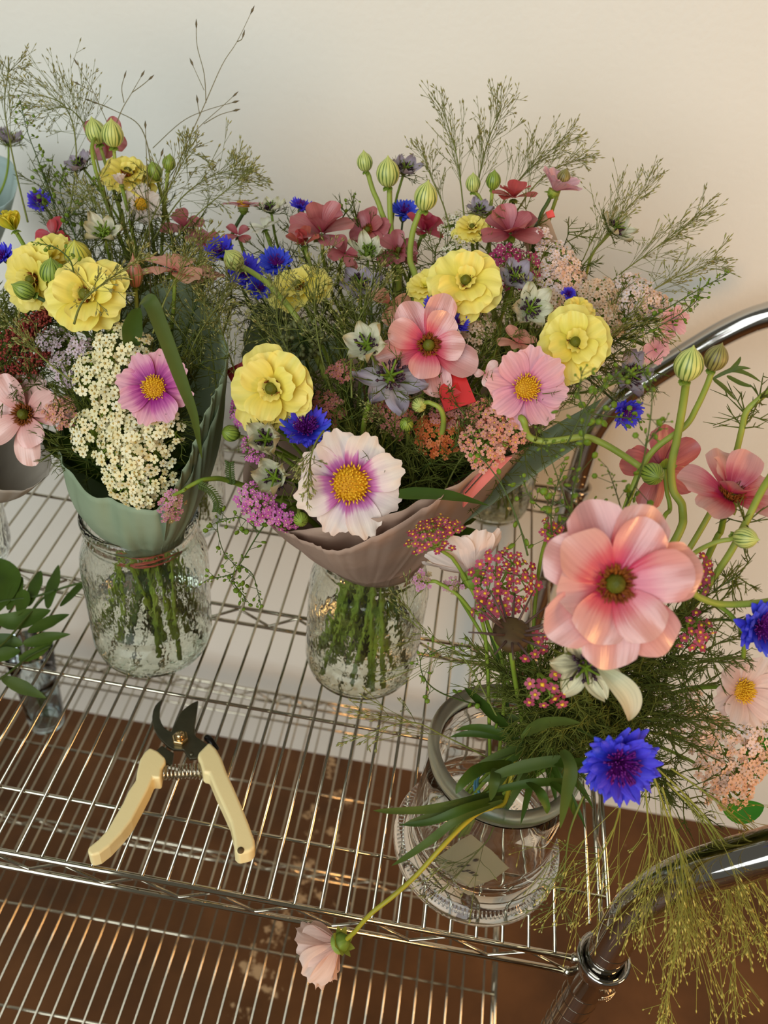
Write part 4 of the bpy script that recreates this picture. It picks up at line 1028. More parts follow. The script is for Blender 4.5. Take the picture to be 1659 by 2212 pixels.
# ---- left bouquet
DR(190, 645, 11, 172, (.05, -.12), J1, 'large yellow ranunculus facing forward at the top of the left bouquet')
DR(82, 605, 12.5, 150, (-.35, .25), J1, 'yellow ranunculus hanging open left of the large one, behind the small green bud')
DR(112, 562, 14, 120, (-.1, -.5), J1, 'half hidden yellow ranunculus above its left neighbour, behind green buds', center=False)
CO(335, 838, 9.0, 172, (.02, .04), J1, 'pink cosmos with magenta heart behind the long leaf blade')
BU(58, 895, 10.6, 205, (-.05, .1), JFL, 'pale pink single ranunculus at the left edge above the grey paper', petmat=M_but_pale, k=8)
F(butterfly, BUT, 'flower', 378, 588, 13.5, 165, (.15, -.82), J1, 'salmon ranunculus seen from the side beside the yellow bud on a stem', group='single ranunculus flowers', petmat=M_peach, k=8, tilt=.05, center=False)
BD(290, 592, 12.6, 36, (.05, -.9), J1, 'closed pink tinged bud right of the large yellow ranunculus', tall=1.6, point=.5, mat_=budmat('striped_pink_bud', (176, 110, 90), (96, 104, 44), 7))
for i, (x, y, Y, d, ab, lab_) in enumerate([
    (258, 742, 9.8, 135, (.1, -.3), 'cream yarrow head just below the large yellow ranunculus'),
    (196, 800, 9.4, 120, (-.15, -.2), 'cream yarrow head left of the magenta hearted cosmos, second from the top'),
    (222, 868, 8.9, 120, (-.1, 0), 'cream yarrow head touching the left petals of the pink cosmos'),
    (185, 935, 8.6, 110, (-.25, 0), 'cream yarrow head right of the pale pink ranunculus at the left edge'),
    (268, 945, 8.4, 130, (0, .1), 'cream yarrow head directly below the pink cosmos'),
    (352, 930, 8.2, 85, (.25, .15), 'small cream yarrow head below the right petals of the pink cosmos'),
    (278, 1020, 7.6, 185, (-.05, .35), 'largest cream yarrow head, lowest in the left bouquet'),
    (298, 1078, 7.2, 62, (.0, .5), 'small cream yarrow tuft hanging at the paper edge')]):
    YA(x, y, Y, d, ab, J1, lab_, kind='cream', fs=.185, dens=1.1, dome=.36)
YA(128, 888, 10.2, 72, (.1, -.1), JFL, 'small peach yarrow beside the pale pink ranunculus at the left edge', kind='orangepink', fs=.14, dens=1.2)
YA(106, 727, 11.6, 62, (0, -.3), J1, 'pale lilac yarrow below the large yellow ranunculus at left, nearest the burgundy plumes', kind='lilac', fs=.13)
YA(168, 745, 11, 56, (0, -.3), J1, 'small lilac yarrow between the burgundy plumes and the cream yarrow', kind='lilac', fs=.13)
YA(124, 778, 10.8, 54, (-.1, -.2), J1, 'lilac yarrow tuft just left of the cream yarrow', kind='lilac', fs=.13)
YA(138, 815, 10.6, 44, (-.1, -.2), J1, 'lowest lilac yarrow tuft above the peach yarrow at left', kind='lilac', fs=.13)
YA(356, 1102, 6.7, 92, (.35, .5), J2, 'budding pink yarrow arching over the rim of the left jar', kind='budding', fs=.12, dens=1.0, green=1,
   stem=[(392, 1062, 6.9), (415, 1047, 7.2), (450, 1035, 7.6), (505, 1042, 8.4), (640, 1100, 10.2), (760, 1210, 11.5)])
CF(88, 436, 19.5, 66, (-.1, -.3), JBL, 'blue cornflower in the haze of grass at the upper left')
CF(8, 556, 13.5, 70, (-.3, -.2), JFL, 'blue cornflower at the left edge beside the yellow ranunculus')
CF(-4, 812, 11.5, 60, (-.4, 0), JFL, 'blue cornflower cut by the left edge above the pale pink ranunculus')
CF(2, 890, 11.8, 70, (-.4, .1), JFL, 'blue cornflower behind the petals of the pale pink ranunculus at left')
F(double_ranunculus, 'ranunculus_bud', 'flower bud', 32, 496, 14, 78, (-.15, -.75), J1, 'opening yellow bud with green sepals at the left edge', group='ranunculus buds', petmat=M_yelgreen,
  layers=((6, 1.0, .6, 1.2), (6, .95, .5, 1.35), (4, .85, .4, 1.5)), center=False, sep=True, stem=[(52, 530, 14), (75, 575, 13.4), (110, 650, 12.6), (180, 800, 11.8), (290, 1000, 11.3)])
BD(52, 627, 11.4, 40, (-.7, -.3), J1, 'small dark green bud in front of the left yellow ranunculus', mat_=BUD_GREEN, smat=stem_dark)
BD(112, 588, 12.2, 50, (.2, -.7), J1, 'round green bud between two yellow ranunculus at left', mat_=BUD_GREEN, smat=stem_dark)
BD(168, 552, 13.4, 56, (.1, -.6), J1, 'striped yellow green bud above the large yellow ranunculus', mat_=budmat('striped_yellow_bud', (196, 190, 70), (104, 118, 36), 9))
NG(226, 512, 14.5, 96, (.1, -.5), J1, 'pale green star shaped nigella above the striped bud in the left bouquet', petmat=M_nig, dark=M_nigc)
BU(118, 512, 17.5, 84, (-.2, -.2), JBL, 'crimson ranunculus behind the grass at upper left', petmat=M_but_crim, k=7, center=False)
# burgundy plumes
def plume(label, pts, r, mat_, J):
    path = pxpath(pts); pl = Plant('amaranth_plume', label, 'flower', path[0], 'burgundy amaranth plumes', origin=J['neck'])
    rng = pl.rng; g = G(); n = len(path); k = 420; t = rng.uniform(0, 1, k); j = (t*(n-1)).astype(int)
    Pp = path[j] + rng.normal(0, 1, (k, 3))*r*(.25+.75*t)[:, None]*.6
    blobs(g, Pp, rng.normal(0, 1, (k, 3)), .055, .1, rng, BALL_S); pl.part('florets', g, mat_)
    st = np.concatenate([path, bez(path[-1], path[-1]+(path[-1]-path[-2])*4, J['neck']+np.array([0, 0, 3]), J['neck'], 8)[1:]]); add_stem(pl, st, .05, stem_dark)
burg = simple('burgundy_plume', (112, 20, 34), .7, 0, .2, col2=(168, 84, 62), scale=70)
plume('burgundy amaranth plume below the left yellow ranunculus', [(100, 680, 12), (70, 705, 11.8), (40, 730, 11.6), (10, 770, 11.6)], .55, burg, JFL)
plume('lower burgundy amaranth plume above the pale pink ranunculus', [(104, 760, 11.4), (80, 775, 11.3), (40, 800, 11.3), (-10, 830, 11.4)], .5, burg, JFL)
# long leaf blades
blade('long green leaf blade folded over the pink cosmos', pxpath([(300, 662, 8.2), (322, 650, 7.6), (345, 700, 7.4), (372, 770, 7.2), (398, 840, 7.0), (418, 895, 6.9), (428, 945, 6.9), (436, 990, 7.1)], 6), .25, leaf_mid, cdir(.2, -.2),
      prof=lambda t: np.interp(t, [0, .1, .2, .5, .75, .9, 1], [.5, 1, .95, .85, .5, .25, .04]))
blade('broad dark leaf under the closed pink bud', pxpath([(285, 760, 9.9), (284, 725, 10.1), (290, 690, 10.5), (302, 665, 10.9)], 5), .36, leaf_dark, cdir(.5, 0), prof=lambda t: np.interp(t, [0, .15, .45, .8, 1], [.3, .8, 1, .6, .05]))

# ---- bouquet behind the left one
BD(207, 285, 20.2, 44, (-.12, -.8), JBL, 'left of two plump green buds at the top of the left side', mat_=BUD_PALE, smat=stem_pale)
BD(243, 290, 19.8, 46, (.1, -.8), JBL, 'right of two plump green buds at the top of the left side', mat_=BUD_PALE)
BU(225, 298, 20.9, 104, (.05, -.3, -1), JBL, 'rose ranunculus seen from behind the two plump green buds', petmat=M_but_red, k=7, center=False)
DR(275, 385, 19.5, 122, (.25, -.55), JBL, 'yellow ranunculus at the top of the left side below the plump buds')
CO(306, 442, 18.6, 92, (.1, .3), JBL, 'pale blush cosmos below the upper yellow ranunculus', petmat=M_cos_pale, k=7, discr=.32)
F(cosmos, COS, 'flower', 262, 398, 18.4, 52, (-.1, -.85), JBL, 'half closed white pink cosmos in front of the upper yellow ranunculus', group='cosmos flowers', petmat=M_cos_pale, k=7, tilt=1.0, center=False)
NG(178, 362, 19.5, 70, (-.3, -.4), JBL, 'faded nigella with dark centre left of the upper yellow ranunculus', petmat=M_nigv)
BD(365, 352, 19.5, 28, (.25, -.8), JBL, 'small green bud with threads right of the upper yellow ranunculus', mat_=BUD_GREEN)
BD(334, 370, 19.8, 32, (-.1, -.7), JBL, 'small green bud touching the upper yellow ranunculus', mat_=BUD_GREEN)
BU(398, 492, 18.8, 100, (.2, -.6), JBL, 'rose ranunculus in the grass right of the pale blush cosmos', petmat=M_but_red, k=7, center=False)
BU(438, 522, 18, 86, (.3, -.65), JBL, 'rose ranunculus low in the grass, left of the blue cornflowers', petmat=M_but_red, k=7, center=False)
BU(440, 600, 15.5, 90, (.3, -.7), JBL, 'dusty pink ranunculus under the salmon one', petmat=M_peach, k=6, center=False)
NG(18, 312, 25.4, 76, (.2, -.8), dict(neck=at(-30, 520, 27), base=at(-40, 560, 27), nr=.5, br=.3), 'dried dark nigella standing in the pale blue paper at the left edge', petmat=M_nigv, bract=True)

# ---- bouquet behind the middle one
F(cosmos, COS, 'flower', 526, 447, 19.5, 98, (.05, -.93), JBM, 'pink cosmos seen from the side on a dark stem by the wall', group='cosmos flowers', petmat=M_cos_soft, tilt=.12,
  stem=[(520, 470, 19.5), (505, 500, 19.3), (500, 540, 19), (560, 700, 18), (700, 900, 20)], smat=stem_dark)
NG(586, 458, 19, 66, (.0, -.7), JBM, 'spiky green and black nigella right of the side-on pink cosmos', petmat=M_nig)
F(butterfly, BUT, 'flower', 572, 494, 18.4, 80, (-.2, -.8), JBM, 'creamy white ranunculus below the spiky nigella', group='single ranunculus flowers', petmat=M_white, k=6, center=False)
CF(650, 448, 19.5, 58, (.1, -.7), JBM, 'blue cornflower standing above the big rose ranunculus')
BU(695, 505, 17.8, 160, (.05, -.62), JBM, 'big rose ranunculus in the middle against the wall', petmat=M_but_red, k=9, tilt=.6, center=False)
BU(657, 530, 16.9, 86, (-.2, -.7), JBM, 'coral ranunculus in front of the big rose one', petmat=M_coral, k=7, tilt=1.1, center=False)
BU(745, 548, 17.2, 90, (.3, -.2), JBM, 'rose ranunculus low between the big rose one and the nigella pods', petmat=M_but_red, k=7, center=False)
BU(515, 510, 18.4, 74, (-.1, -.6), JBM, 'rose ranunculus behind the creamy white one', petmat=M_but_red, k=6, center=False)
BU(800, 500, 19, 112, (-.55, -.15), JBM, 'rose ranunculus turned left with brown eye, behind the tall bud stems', petmat=M_but_red, k=9)
BU(860, 545, 18, 100, (.1, -.3), JBM, 'rose ranunculus between the two tall bud stems', petmat=M_but_red, k=8)
BU(915, 500, 18.8, 96, (.3, -.55), JBM, 'crimson ranunculus right of the tall bud stems', petmat=M_but_crim, k=8, tilt=.7, center=False)
CF(872, 460, 20, 72, (.1, -.6), JBM, 'blue cornflower behind the stem of the tall pale bud')
CF(478, 545, 17, 80, (-.1, -.4), JBL, 'blue cornflower left of the round bud on a slanting stem')
CF(530, 590, 15.8, 92, (0, -.3), JBM, 'blue cornflower under the round bud on a slanting stem')
CF(596, 572, 16.2, 86, (.1, -.4), JBM, 'blue cornflower left of the upper centre yellow ranunculus')
CF(560, 625, 15, 66, (0, -.2), JBM, 'lowest blue cornflower of the cluster beside the green paper')
BD(505, 562, 14.6, 42, (-.5, -.5), J2, 'round pale bud on a slanting stem in front of blue cornflowers', stem=[(520, 575, 14.6), (550, 592, 14.4), (590, 625, 13.8), (660, 720, 12.8), (760, 950, 12)], sr=.1)
BD(788, 350, 20, 34, (-.1, -.85), JBM, 'smallest of the three tall buds against the wall, leftmost', stem=[(795, 375, 20), (806, 412, 19.8), (822, 452, 19.4), (850, 560, 18.6), (850, 800, 20)], sr=.1)
BD(838, 374, 19.4, 50, (0, -.85), JBM, 'plump pale bud on a tall straight stem, middle of the three', stem=[(841, 405, 19.4), (843, 470, 19.0), (850, 540, 18.2), (862, 600, 17.4), (850, 850, 19)], sr=.11)
BD(920, 425, 17.6, 50, (.12, -.8), J2, 'plump pale bud on a curved stem, rightmost of the three tall ones', stem=[(908, 455, 17.6), (892, 500, 17.2), (886, 560, 16.4), (898, 620, 15.2), (880, 800, 13.6)], sr=.11)
NG(872, 376, 20.6, 78, (.3, -.6), JBM, 'drooping faded violet nigella behind the tall pale buds', petmat=M_nigv)
NG(795, 555, 16, 90, (.05, -.5), J2, 'papery cream nigella pods below the big rose ranunculus', petmat=M_nig, dark=M_nigc)
NG(778, 620, 14.6, 96, (0, -.3), J2, 'dried beige nigella right of the upper centre yellow ranunculus', petmat=M_nigv)
DR(648, 628, 15, 134, (-.2, -.5), J2, 'yellow ranunculus behind the grass beside the green paper collar')
BU(842, 655, 13.8, 92, (.2, -.1), J2, 'peach ranunculus petals left of the pale pink ranunculus', petmat=M_peach, k=5, center=False)

# ---- middle bouquet
CO(757, 1045, 7.0, 250, (.05, .06), J2, 'large white cosmos with magenta heart at the front of the middle bouquet', petmat=M_cos_white, tilt=.06, W_=.34, discr=.3)
DR(592, 842, 9.4, 184, (-.12, .05), J2, 'yellow ranunculus at the left front of the middle bouquet')
DR(1005, 614, 13, 158, (-.05, -.12), J2, 'yellow ranunculus in the upper middle, above the pale pink ranunculus')
DR(1240, 742, 11.5, 160, (-.1, .05), J2, 'yellow ranunculus at the right of the middle bouquet beside the pink cosmos')
DR(920, 622, 14.2, 80, (-.3, -.4), J2, 'partly hidden yellow ranunculus left of the upper middle one', center=False)
DR(1020, 498, 18, 84, (-.1, -.45), JBR, 'small yellow ranunculus among yarrow high in the middle')
DR(1248, 672, 13.4, 70, (.2, -.4), JBR, 'yellow ranunculus hidden behind its right hand neighbour', center=False)
BU(925, 748, 11, 215, (.02, .06), J2, 'pink single ranunculus with dark eye in the centre of the middle bouquet', k=9)
CO(1136, 838, 9.8, 186, (.02, .08), J2, 'pink cosmos with yellow centre at the right of the middle bouquet', petmat=M_cos_soft, W_=.37)
BU(1118, 742, 12, 92, (.1, -.6), J2, 'peach ranunculus behind the right pink cosmos', petmat=M_peach, k=6, center=False)
BU(1048, 806, 10.8, 66, (-.2, .1), J2, 'folded dusty pink petals left of the right pink cosmos', petmat=M_but_pale, k=4, center=False)
CF(662, 932, 8.6, 128, (.05, -.55), J2, 'blue cornflower above the large white cosmos')
CF(942, 664, 12.4, 66, (0, -.5), J2, 'blue cornflower behind the top petals of the pink ranunculus')
CF(990, 700, 12, 54, (.3, -.3), J2, 'blue cornflower peeping right of the pink ranunculus petals')
CF(1352, 888, 13, 84, (.2, .5), JBR, 'blue cornflower hanging at the right by the chrome handle')
CF(1228, 636, 14.6, 38, (0, -.2), JBR, 'small blue cornflower in the tan yarrow')
NG(797, 752, 10.2, 120, (-.25, -.25), J2, 'cream cup shaped nigella on a thick stem left of the pink ranunculus', petmat=M_nig, tilt=.6, stem=[(812, 790, 10.2), (808, 840, 9.8), (795, 880, 9.6), (785, 940, 10), (790, 1080, 11.5)])
NG(842, 822, 9.9, 150, (.05, -.3), J2, 'faded violet nigella with drooping petals below the pink ranunculus', petmat=M_nigv, tilt=-.1, ragged=.22)
NG(580, 952, 8.2, 122, (-.1, -.1), J2, 'cream green nigella with black anthers left of the front cornflower', petmat=M_nig, tilt=.8)
NG(600, 1032, 7.4, 126, (-.2, 0), J2, 'cream green nigella touching the left petals of the white cosmos', petmat=M_nig, tilt=.8)
NG(1112, 606, 14, 96, (0, -.3), J2, 'grey white nigella below the magenta yarrow', petmat=M_nigv)
NG(1140, 672, 12.6, 110, (.15, -.1), J2, 'green nigella with curled cream petal left of the right yellow ranunculus', petmat=M_nig)
NG(1352, 815, 13.5, 112, (.3, -.15), JBR, 'dried purple brown nigella by the chrome handle', petmat=M_nigv, ragged=.2)
NG(1322, 500, 18.5, 86, (.45, -.35), JBR, 'cream nigella with black anthers standing against the wall at right', petmat=M_nig, stem=[(1298, 525, 18.5), (1282, 545, 18.4), (1268, 585, 18.2), (1240, 720, 19), (1150, 950, 24)], smat=stem_pale)
NG(1035, 462, 19, 66, (0, -.5), JBR, 'dark nigella behind the small yellow ranunculus', petmat=M_nigv)
YA(556, 1082, 7.0, 104, (-.15, .1), J2, 'orchid pink yarrow at the lower left of the middle bouquet', kind='orchid', fs=.14, dens=1.1)
YA(612, 1124, 6.8, 66, (.1, .3), J2, 'orchid pink yarrow at the edge of the mauve paper', kind='orchid', fs=.14)
YA(520, 888, 10, 74, (-.3, 0), J2, 'mauve pink yarrow left of the front yellow ranunculus', kind='orchid', fs=.12)
YA(545, 965, 8.8, 64, (-.3, 0), J2, 'mauve pink yarrow below the left front yellow ranunculus', kind='orchid', fs=.12)
YA(950, 935, 9.4, 112, (-.05, -.1), J2, 'rust orange yarrow above the mauve paper', kind='orange', fs=.13, dens=1.1)
YA(1040, 962, 8.4, 112, (-.1, 0), J2, 'salmon yarrow at the front right of the middle bouquet, nearest the pink card', kind='orangepink', fs=.155, dens=1.0)
YA(1098, 918, 8.8, 116, (.1, -.1), J2, 'salmon yarrow under the right pink cosmos', kind='orangepink', fs=.155, dens=1.0)
YA(1048, 892, 9.4, 76, (-.1, -.2), J2, 'salmon yarrow right of the red card', kind='salmon', fs=.14)
YA(846, 892, 9.6, 108, (-.05, -.1), J2, 'dull mauve yarrow above the large white cosmos', kind='mauve', fs=.13)
YA(975, 880, 10, 100, (0, -.2), J2, 'dull mauve yarrow below the red card', kind='mauve', fs=.13)
YA(737, 795, 11, 62, (0, -.3), J2, 'small mauve yarrow left of the cup shaped nigella', kind='mauve', fs=.13)
YA(700, 880, 10, 90, (0, -.2), J2, 'dark mauve yarrow right of the left front yellow ranunculus', kind='mauve', fs=.12)
YA(1030, 695, 12.4, 84, (0, -.3), J2, 'tan yarrow right of the pink ranunculus', kind='tan', fs=.13)
YA(1110, 562, 15.2, 120, (0, -.35), JBR, 'magenta yarrow in the upper right', kind='magenta', fs=.15, dens=1.1)
YA(1172, 502, 17, 54, (0, -.4), JBR, 'small blush white yarrow tuft below the translucent sleeve', kind='blush', fs=.15)
YA(1202, 555, 16, 112, (.1, -.35), JBR, 'blush white yarrow right of the magenta one', kind='blush', fs=.15, dens=1.1)
YA(1190, 612, 15, 92, (0, -.2), JBR, 'blush pink yarrow below the blush white one', kind='blush', fs=.15, dens=1.1)
YA(1238, 585, 15.6, 88, (.3, -.3), JBR, 'peach yarrow at the right flank of the blush white one', kind='peach', fs=.14, dens=1.1)
YA(1205, 650, 14.2, 86, (0, -.1), JBR, 'tan yarrow above the right yellow ranunculus', kind='tan', fs=.13, dens=1.1)
YA(1292, 625, 15, 104, (0, -.3), JBR, 'tan yarrow between two paler heads at right', kind='tan', fs=.13, dens=1.1)
YA(1315, 690, 13.8, 86, (.05, -.1), JBR, 'blush tan yarrow below its larger neighbours at right', kind='tan', fs=.13)
YA(1378, 628, 15.4, 118, (.15, -.35), JBR, 'large blush peach yarrow at the far right of the back bouquet', kind='blush', fs=.15, dens=1.1)
YA(1425, 650, 15.2, 76, (.3, -.3), JBR, 'peach yarrow at the tip of the far right cluster', kind='peach', fs=.14)
YA(985, 480, 18.6, 78, (0, -.4), JBR, 'pale beige yarrow left of the small upper yellow ranunculus', kind='white', fs=.12)
YA(985, 535, 17, 70, (0, -.3), JBR, 'greenish white yarrow tuft above the upper middle yellow ranunculus', kind='white', fs=.1, dens=.8)
F(butterfly, BUT, 'flower', 1110, 428, 18.5, 100, (0, -.8), JBR, 'coral red ranunculus cup on a dark stem against the wall', group='single ranunculus flowers', petmat=M_coral, k=7, tilt=.45, W_=.44, center=False, smat=stem_dark)
F(cosmos, COS, 'flower', 1198, 410, 18.8, 116, (.4, -.72), JBR, 'pink cosmos in profile against the wall at right', group='cosmos flowers', petmat=M_plainpink, tilt=.62, k=9, center=False, smat=stem_dark, stem=[(1182, 440, 18.8), (1165, 475, 18.6), (1150, 560, 18.2), (1130, 900, 24)])
BU(1102, 505, 17.2, 140, (-.05, -.62), JBR, 'rose and white ranunculus above the magenta yarrow', petmat=M_but_red, W_=.42, k=8, tilt=.45, center=False)
BD(1022, 396, 19.5, 32, (-.05, -.85), JBR, 'small green bud left of the coral red cup', stem=[(1032, 420, 19.5), (1045, 445, 19.3), (1055, 480, 19), (1060, 600, 19), (1080, 900, 25)])
BD(1066, 390, 19.8, 32, (.05, -.85), JBR, 'small green bud just above the coral red cup', mat_=BUD_GREEN)
BD(1217, 384, 19.4, 30, (.2, -.7), JBR, 'brownish green bud behind the profile pink cosmos', mat_=BUD_BROWN)
CO(1452, 695, 14.8, 78, (.3, .3), JBR, 'soft pink cosmos below the far right yarrow', petmat=M_plainpink, center=False, k=6)
CO(1415, 755, 14.4, 72, (.2, .4), JBR, 'soft pink cosmos petals lower right near the chrome handle', petmat=M_plainpink, center=False, k=6)
BD(905, 875, 9.4, 32, (.1, .3), J2, 'pale bud bending on a hooked stem below the faded violet nigella', stem=[(922, 868, 9.3), (948, 880, 9.2), (958, 905, 9.3), (952, 945, 9.6), (925, 1010, 10.2), (880, 1100, 11.4)])
BD(878, 916, 9.0, 30, (-.1, -.3), J2, 'small yellow green bud above the rust orange yarrow', mat_=BUD_GREEN)
BD(650, 1122, 6.6, 32, (.2, .3), J2, 'small green bud below the left petals of the white cosmos', mat_=BUD_GREEN)
BD(498, 936, 9.6, 36, (-.5, -.1), J2, 'green bud hanging over the wires left of the middle bouquet', mat_=BUD_GREEN)
# green seed umbel
pl = Plant('allium_seedhead', 'dark green ball of small seed pods in front of the green paper collar', 'flower', at(655, 735, 12.4)); rng = pl.rng
c = pl.P; pl.root.location = W(J2['neck']); D_ = rng.normal(0, 1, (85, 3)); D_ /= np.linalg.norm(D_, axis=1)[:, None]; rr = .78*rng.uniform(.75, 1.05, 85)
g = G(); segs(g, np.tile(c, (85, 1)), c+D_*rr[:, None], .016, .016, 3); pl.part('pedicels', g, stem_dark)
g = G(); blobs(g, c+D_*rr[:, None], D_, .085, .12, rng); pl.part('seed_pods', g, simple('olive_seed_pods', (122, 124, 76), .5, 0, .3, col2=(92, 96, 56), scale=60))
add_stem(pl, stem_to(c, cdir(0, -.5), J2, rng), .06, stem_dark)
blade('dark grass blade lying over the mauve paper right of the white cosmos', pxpath([(862, 1068, 6.9), (930, 1068, 6.9), (990, 1075, 7.0), (1056, 1092, 7.2)], 6), .26, leaf_dark, cdir(0, -.6), prof=lambda t: np.interp(t, [0, .15, .6, 1], [.7, 1, .8, .03]))

# ---- right bouquet in the big vase
BU(1322, 1258, .9, 352, (.0, .02), JR, 'largest pink single ranunculus, nearest the camera at right', k=13, tilt=.16, W_=.35, smat=stem_pale, sr=.1)
BU(1575, 1075, 7, 250, (.15, -.72), JR, 'pink ranunculus seen from the side at the right edge', k=9, tilt=.5, smat=stem_green, sr=.1, stem=[(1560, 1140, 7.2), (1535, 1190, 7.0), (1490, 1290, 6.4), (1400, 1400, 5.6), (1200, 1580, 4.4), (1050, 1790, 3.4)])
BU(1432, 1012, 9.4, 190, (-.1, -.25, -1), JR, 'rose ranunculus seen from behind, beside the thick curved stem', petmat=M_but_red, k=9, center=False, stem=[(1440, 1060, 9.0), (1447, 1100, 8.6), (1430, 1130, 8.0), (1380, 1300, 6.4), (1180, 1590, 4.6), (1040, 1790, 3.4)], smat=stem_green, sr=.075)
BD(1488, 788, 9, 62, (.05, -.85), JR, 'plump pale bud with dark veins on a thick stem at right', stem=[(1483, 820, 9), (1476, 870, 9), (1462, 950, 8.8), (1450, 1010, 8.6), (1455, 1060, 8.4), (1475, 1105, 8), (1440, 1200, 7), (1200, 1580, 4.4), (1050, 1790, 3.4)], sr=.125)
BD(1547, 773, 9.6, 50, (.15, -.8), JR, 'brown green bud right of the plump pale one', mat_=BUD_BROWN, stem=[(1538, 800, 9.6), (1528, 830, 9.5), (1505, 880, 9.4), (1480, 920, 9.3), (1420, 965, 9), (1390, 1005, 8.6), (1350, 1100, 7.5), (1180, 1590, 4.4), (1050, 1790, 3.4)], sr=.095)
BD(1410, 1024, 8, 48, (.1, .3), JR, 'green bud at the end of the long wavy stem', mat_=BUD_GREEN, smat=stem_pale, stem=[(1385, 1010, 8.1), (1340, 980, 8.3), (1300, 957, 8.5), (1262, 944, 8.6), (1215, 950, 8.7), (1170, 953, 8.8), (1140, 940, 8.9), (1128, 905, 9.0), (1100, 930, 9.6), (960, 1100, 11.2)], sr=.11)
BD(1610, 1162, 5, 46, (.6, .1), JR, 'pale green bud with thread leaves at the right edge', mat_=BUD_PALE, stem=[(1580, 1165, 5), (1545, 1172, 5), (1500, 1195, 5), (1470, 1230, 4.9), (1380, 1340, 4.6), (1190, 1580, 4.2), (1050, 1790, 3.4)], sr=.07)
CF(1335, 1645, -.2, 196, (.05, .1), JR, 'largest blue cornflower with purple heart, in front of the vase rim', k=11)
CF(1640, 1352, 3.4, 150, (.3, .05), JR, 'blue cornflower at the right edge', k=10)
CO(1598, 1492, 4.2, 178, (.25, -.05), JR, 'blush cosmos with yellow centre at the right edge', petmat=M_cos_blush, W_=.36, tilt=.35)
F(cosmos, COS, 'flower', 1018, 1236, 5.6, 232, (-.2, -.92, -1), JR, 'white cosmos in profile on an upright stem, left of the big pink ranunculus', group='cosmos flowers', petmat=M_cos_pale, tilt=.42, center=False, el=(.0, .1), smat=stem_dark,
  stem=[(1040, 1275, 5.4), (1048, 1330, 5.2), (1075, 1420, 4.9), (1095, 1520, 4.6), (1100, 1600, 4.4), (1050, 1790, 3.4)], sr=.07)
F(cosmos, COS, 'flower', 728, 2040, -2.6, 196, (-.72, .55, -1), JR, 'blush cosmos hanging face down on a long yellow stem below the shelf edge', group='cosmos flowers', petmat=M_cos_blush, tilt=.8, k=7, center=False, el=(.05, .0), W_=.42, ruf=.05,
  stem=[(762, 2018, -2.5), (800, 1975, -2.2), (850, 1935, -1.8), (900, 1890, -1.2), (950, 1835, -.6), (1000, 1783, .2), (1040, 1752, .9), (1085, 1738, 1.5), (1100, 1700, 2.2), (1110, 1640, 3.2), (1060, 1770, 3.4)], sr=.075, smat=simple('yellow_stem', (176, 156, 36), .5, 0, .4, col2=(140, 140, 36), scale=14))
YA(930, 1138, 5.4, 130, (-.3, -.82), JR, 'pink and yellow yarrow seen from below in front of the mauve paper', kind='rose', fs=.13, dens=1.0, green=1, stem=[(972, 1200, 5.3), (1000, 1240, 5.2), (1050, 1340, 5), (1090, 1480, 4.6), (1060, 1770, 3.4)])
YA(1095, 1250, 4.8, 150, (.1, -.3), JR, 'rose yarrow with yellow eyes left of the big pink ranunculus', kind='rose', fs=.165, dens=.8, lumps=8)
YA(1055, 1310, 4.4, 80, (-.4, -.1), JR, 'small rose yarrow tuft below the profile white cosmos', kind='rose', fs=.165, dens=.8)
YA(1190, 1488, 1.6, 132, (.05, .15), JR, 'rose yarrow with yellow eyes just above the vase rim', kind='rose', fs=.2, dens=.62, lumps=6)
YA(1150, 1392, 3.4, 76, (0, .1), JR, 'rose yarrow tuft behind the dark seed head', kind='rose', fs=.17, dens=.7)
YA(1512, 1235, 4.6, 100, (.2, -.3), JR, 'rose yarrow right of the big pink ranunculus', kind='rose', fs=.16, dens=.9)
YA(1505, 1368, 3.4, 92, (.1, 0), JR, 'rose yarrow below the right petals of the big pink ranunculus', kind='rose', fs=.16, dens=.7)
YA(1190, 1142, 5.4, 56, (.0, -.4), JR, 'rose yarrow tuft behind the top left petal of the big pink ranunculus', kind='rose', fs=.15)
YA(908, 1252, 5.0, 46, (-.5, -.3), JR, 'green budded yarrow sprig left of the profile white cosmos', kind='budding', fs=.1, green=1, stem=[(935, 1254, 5), (975, 1275, 4.9), (1010, 1310, 4.8), (1050, 1390, 4.7), (1060, 1770, 3.4)])
YA(975, 1262, 5.0, 40, (-.2, -.3), JR, 'tiny green yarrow buds under the profile white cosmos', kind='budding', fs=.09, green=1)
YA(1595, 1630, 4.4, 190, (.1, -.1), JR, 'large peach yarrow at the right edge below the blush cosmos', kind='peach', fs=.16, dens=1.05)
YA(1500, 1545, 5.0, 120, (-.1, -.2), JR, 'blush yarrow behind the thread leaves left of the blush cosmos', kind='blush', fs=.16, dens=.7)
YA(1590, 1705, 3.8, 120, (.2, .1), JR, 'lowest peach yarrow at the right edge', kind='peach', fs=.15, dens=.9)
YA(1640, 1585, 5, 90, (.2, -.2), JR, 'cream blush yarrow under the blush cosmos', kind='blush', fs=.16, dens=.8)
NG(1262, 1432, 1.4, 150, (-.1, .25), JR, 'striped black and cream nigella under the big pink ranunculus', petmat=petalmat('nigella_striped', [(0, (60, 30, 60)), (.3, (150, 140, 110)), (.6, (222, 214, 176)), (1, (232, 222, 186))], .3, .3, 9, .5, .3), tilt=.1)
g = G(); leaf_mesh(g, pxpath([(1290, 1440, 1.0), (1325, 1470, .5), (1352, 1500, .3), (1362, 1530, .2), (1360, 1556, .2)], 6), .34, .5, cdir(.3, 0))
tag(obj('nigella_petal', g, M_nig, origin=at(1290, 1440, 1.0)), 'curled cream petal drooping above the largest cornflower', 'petal')
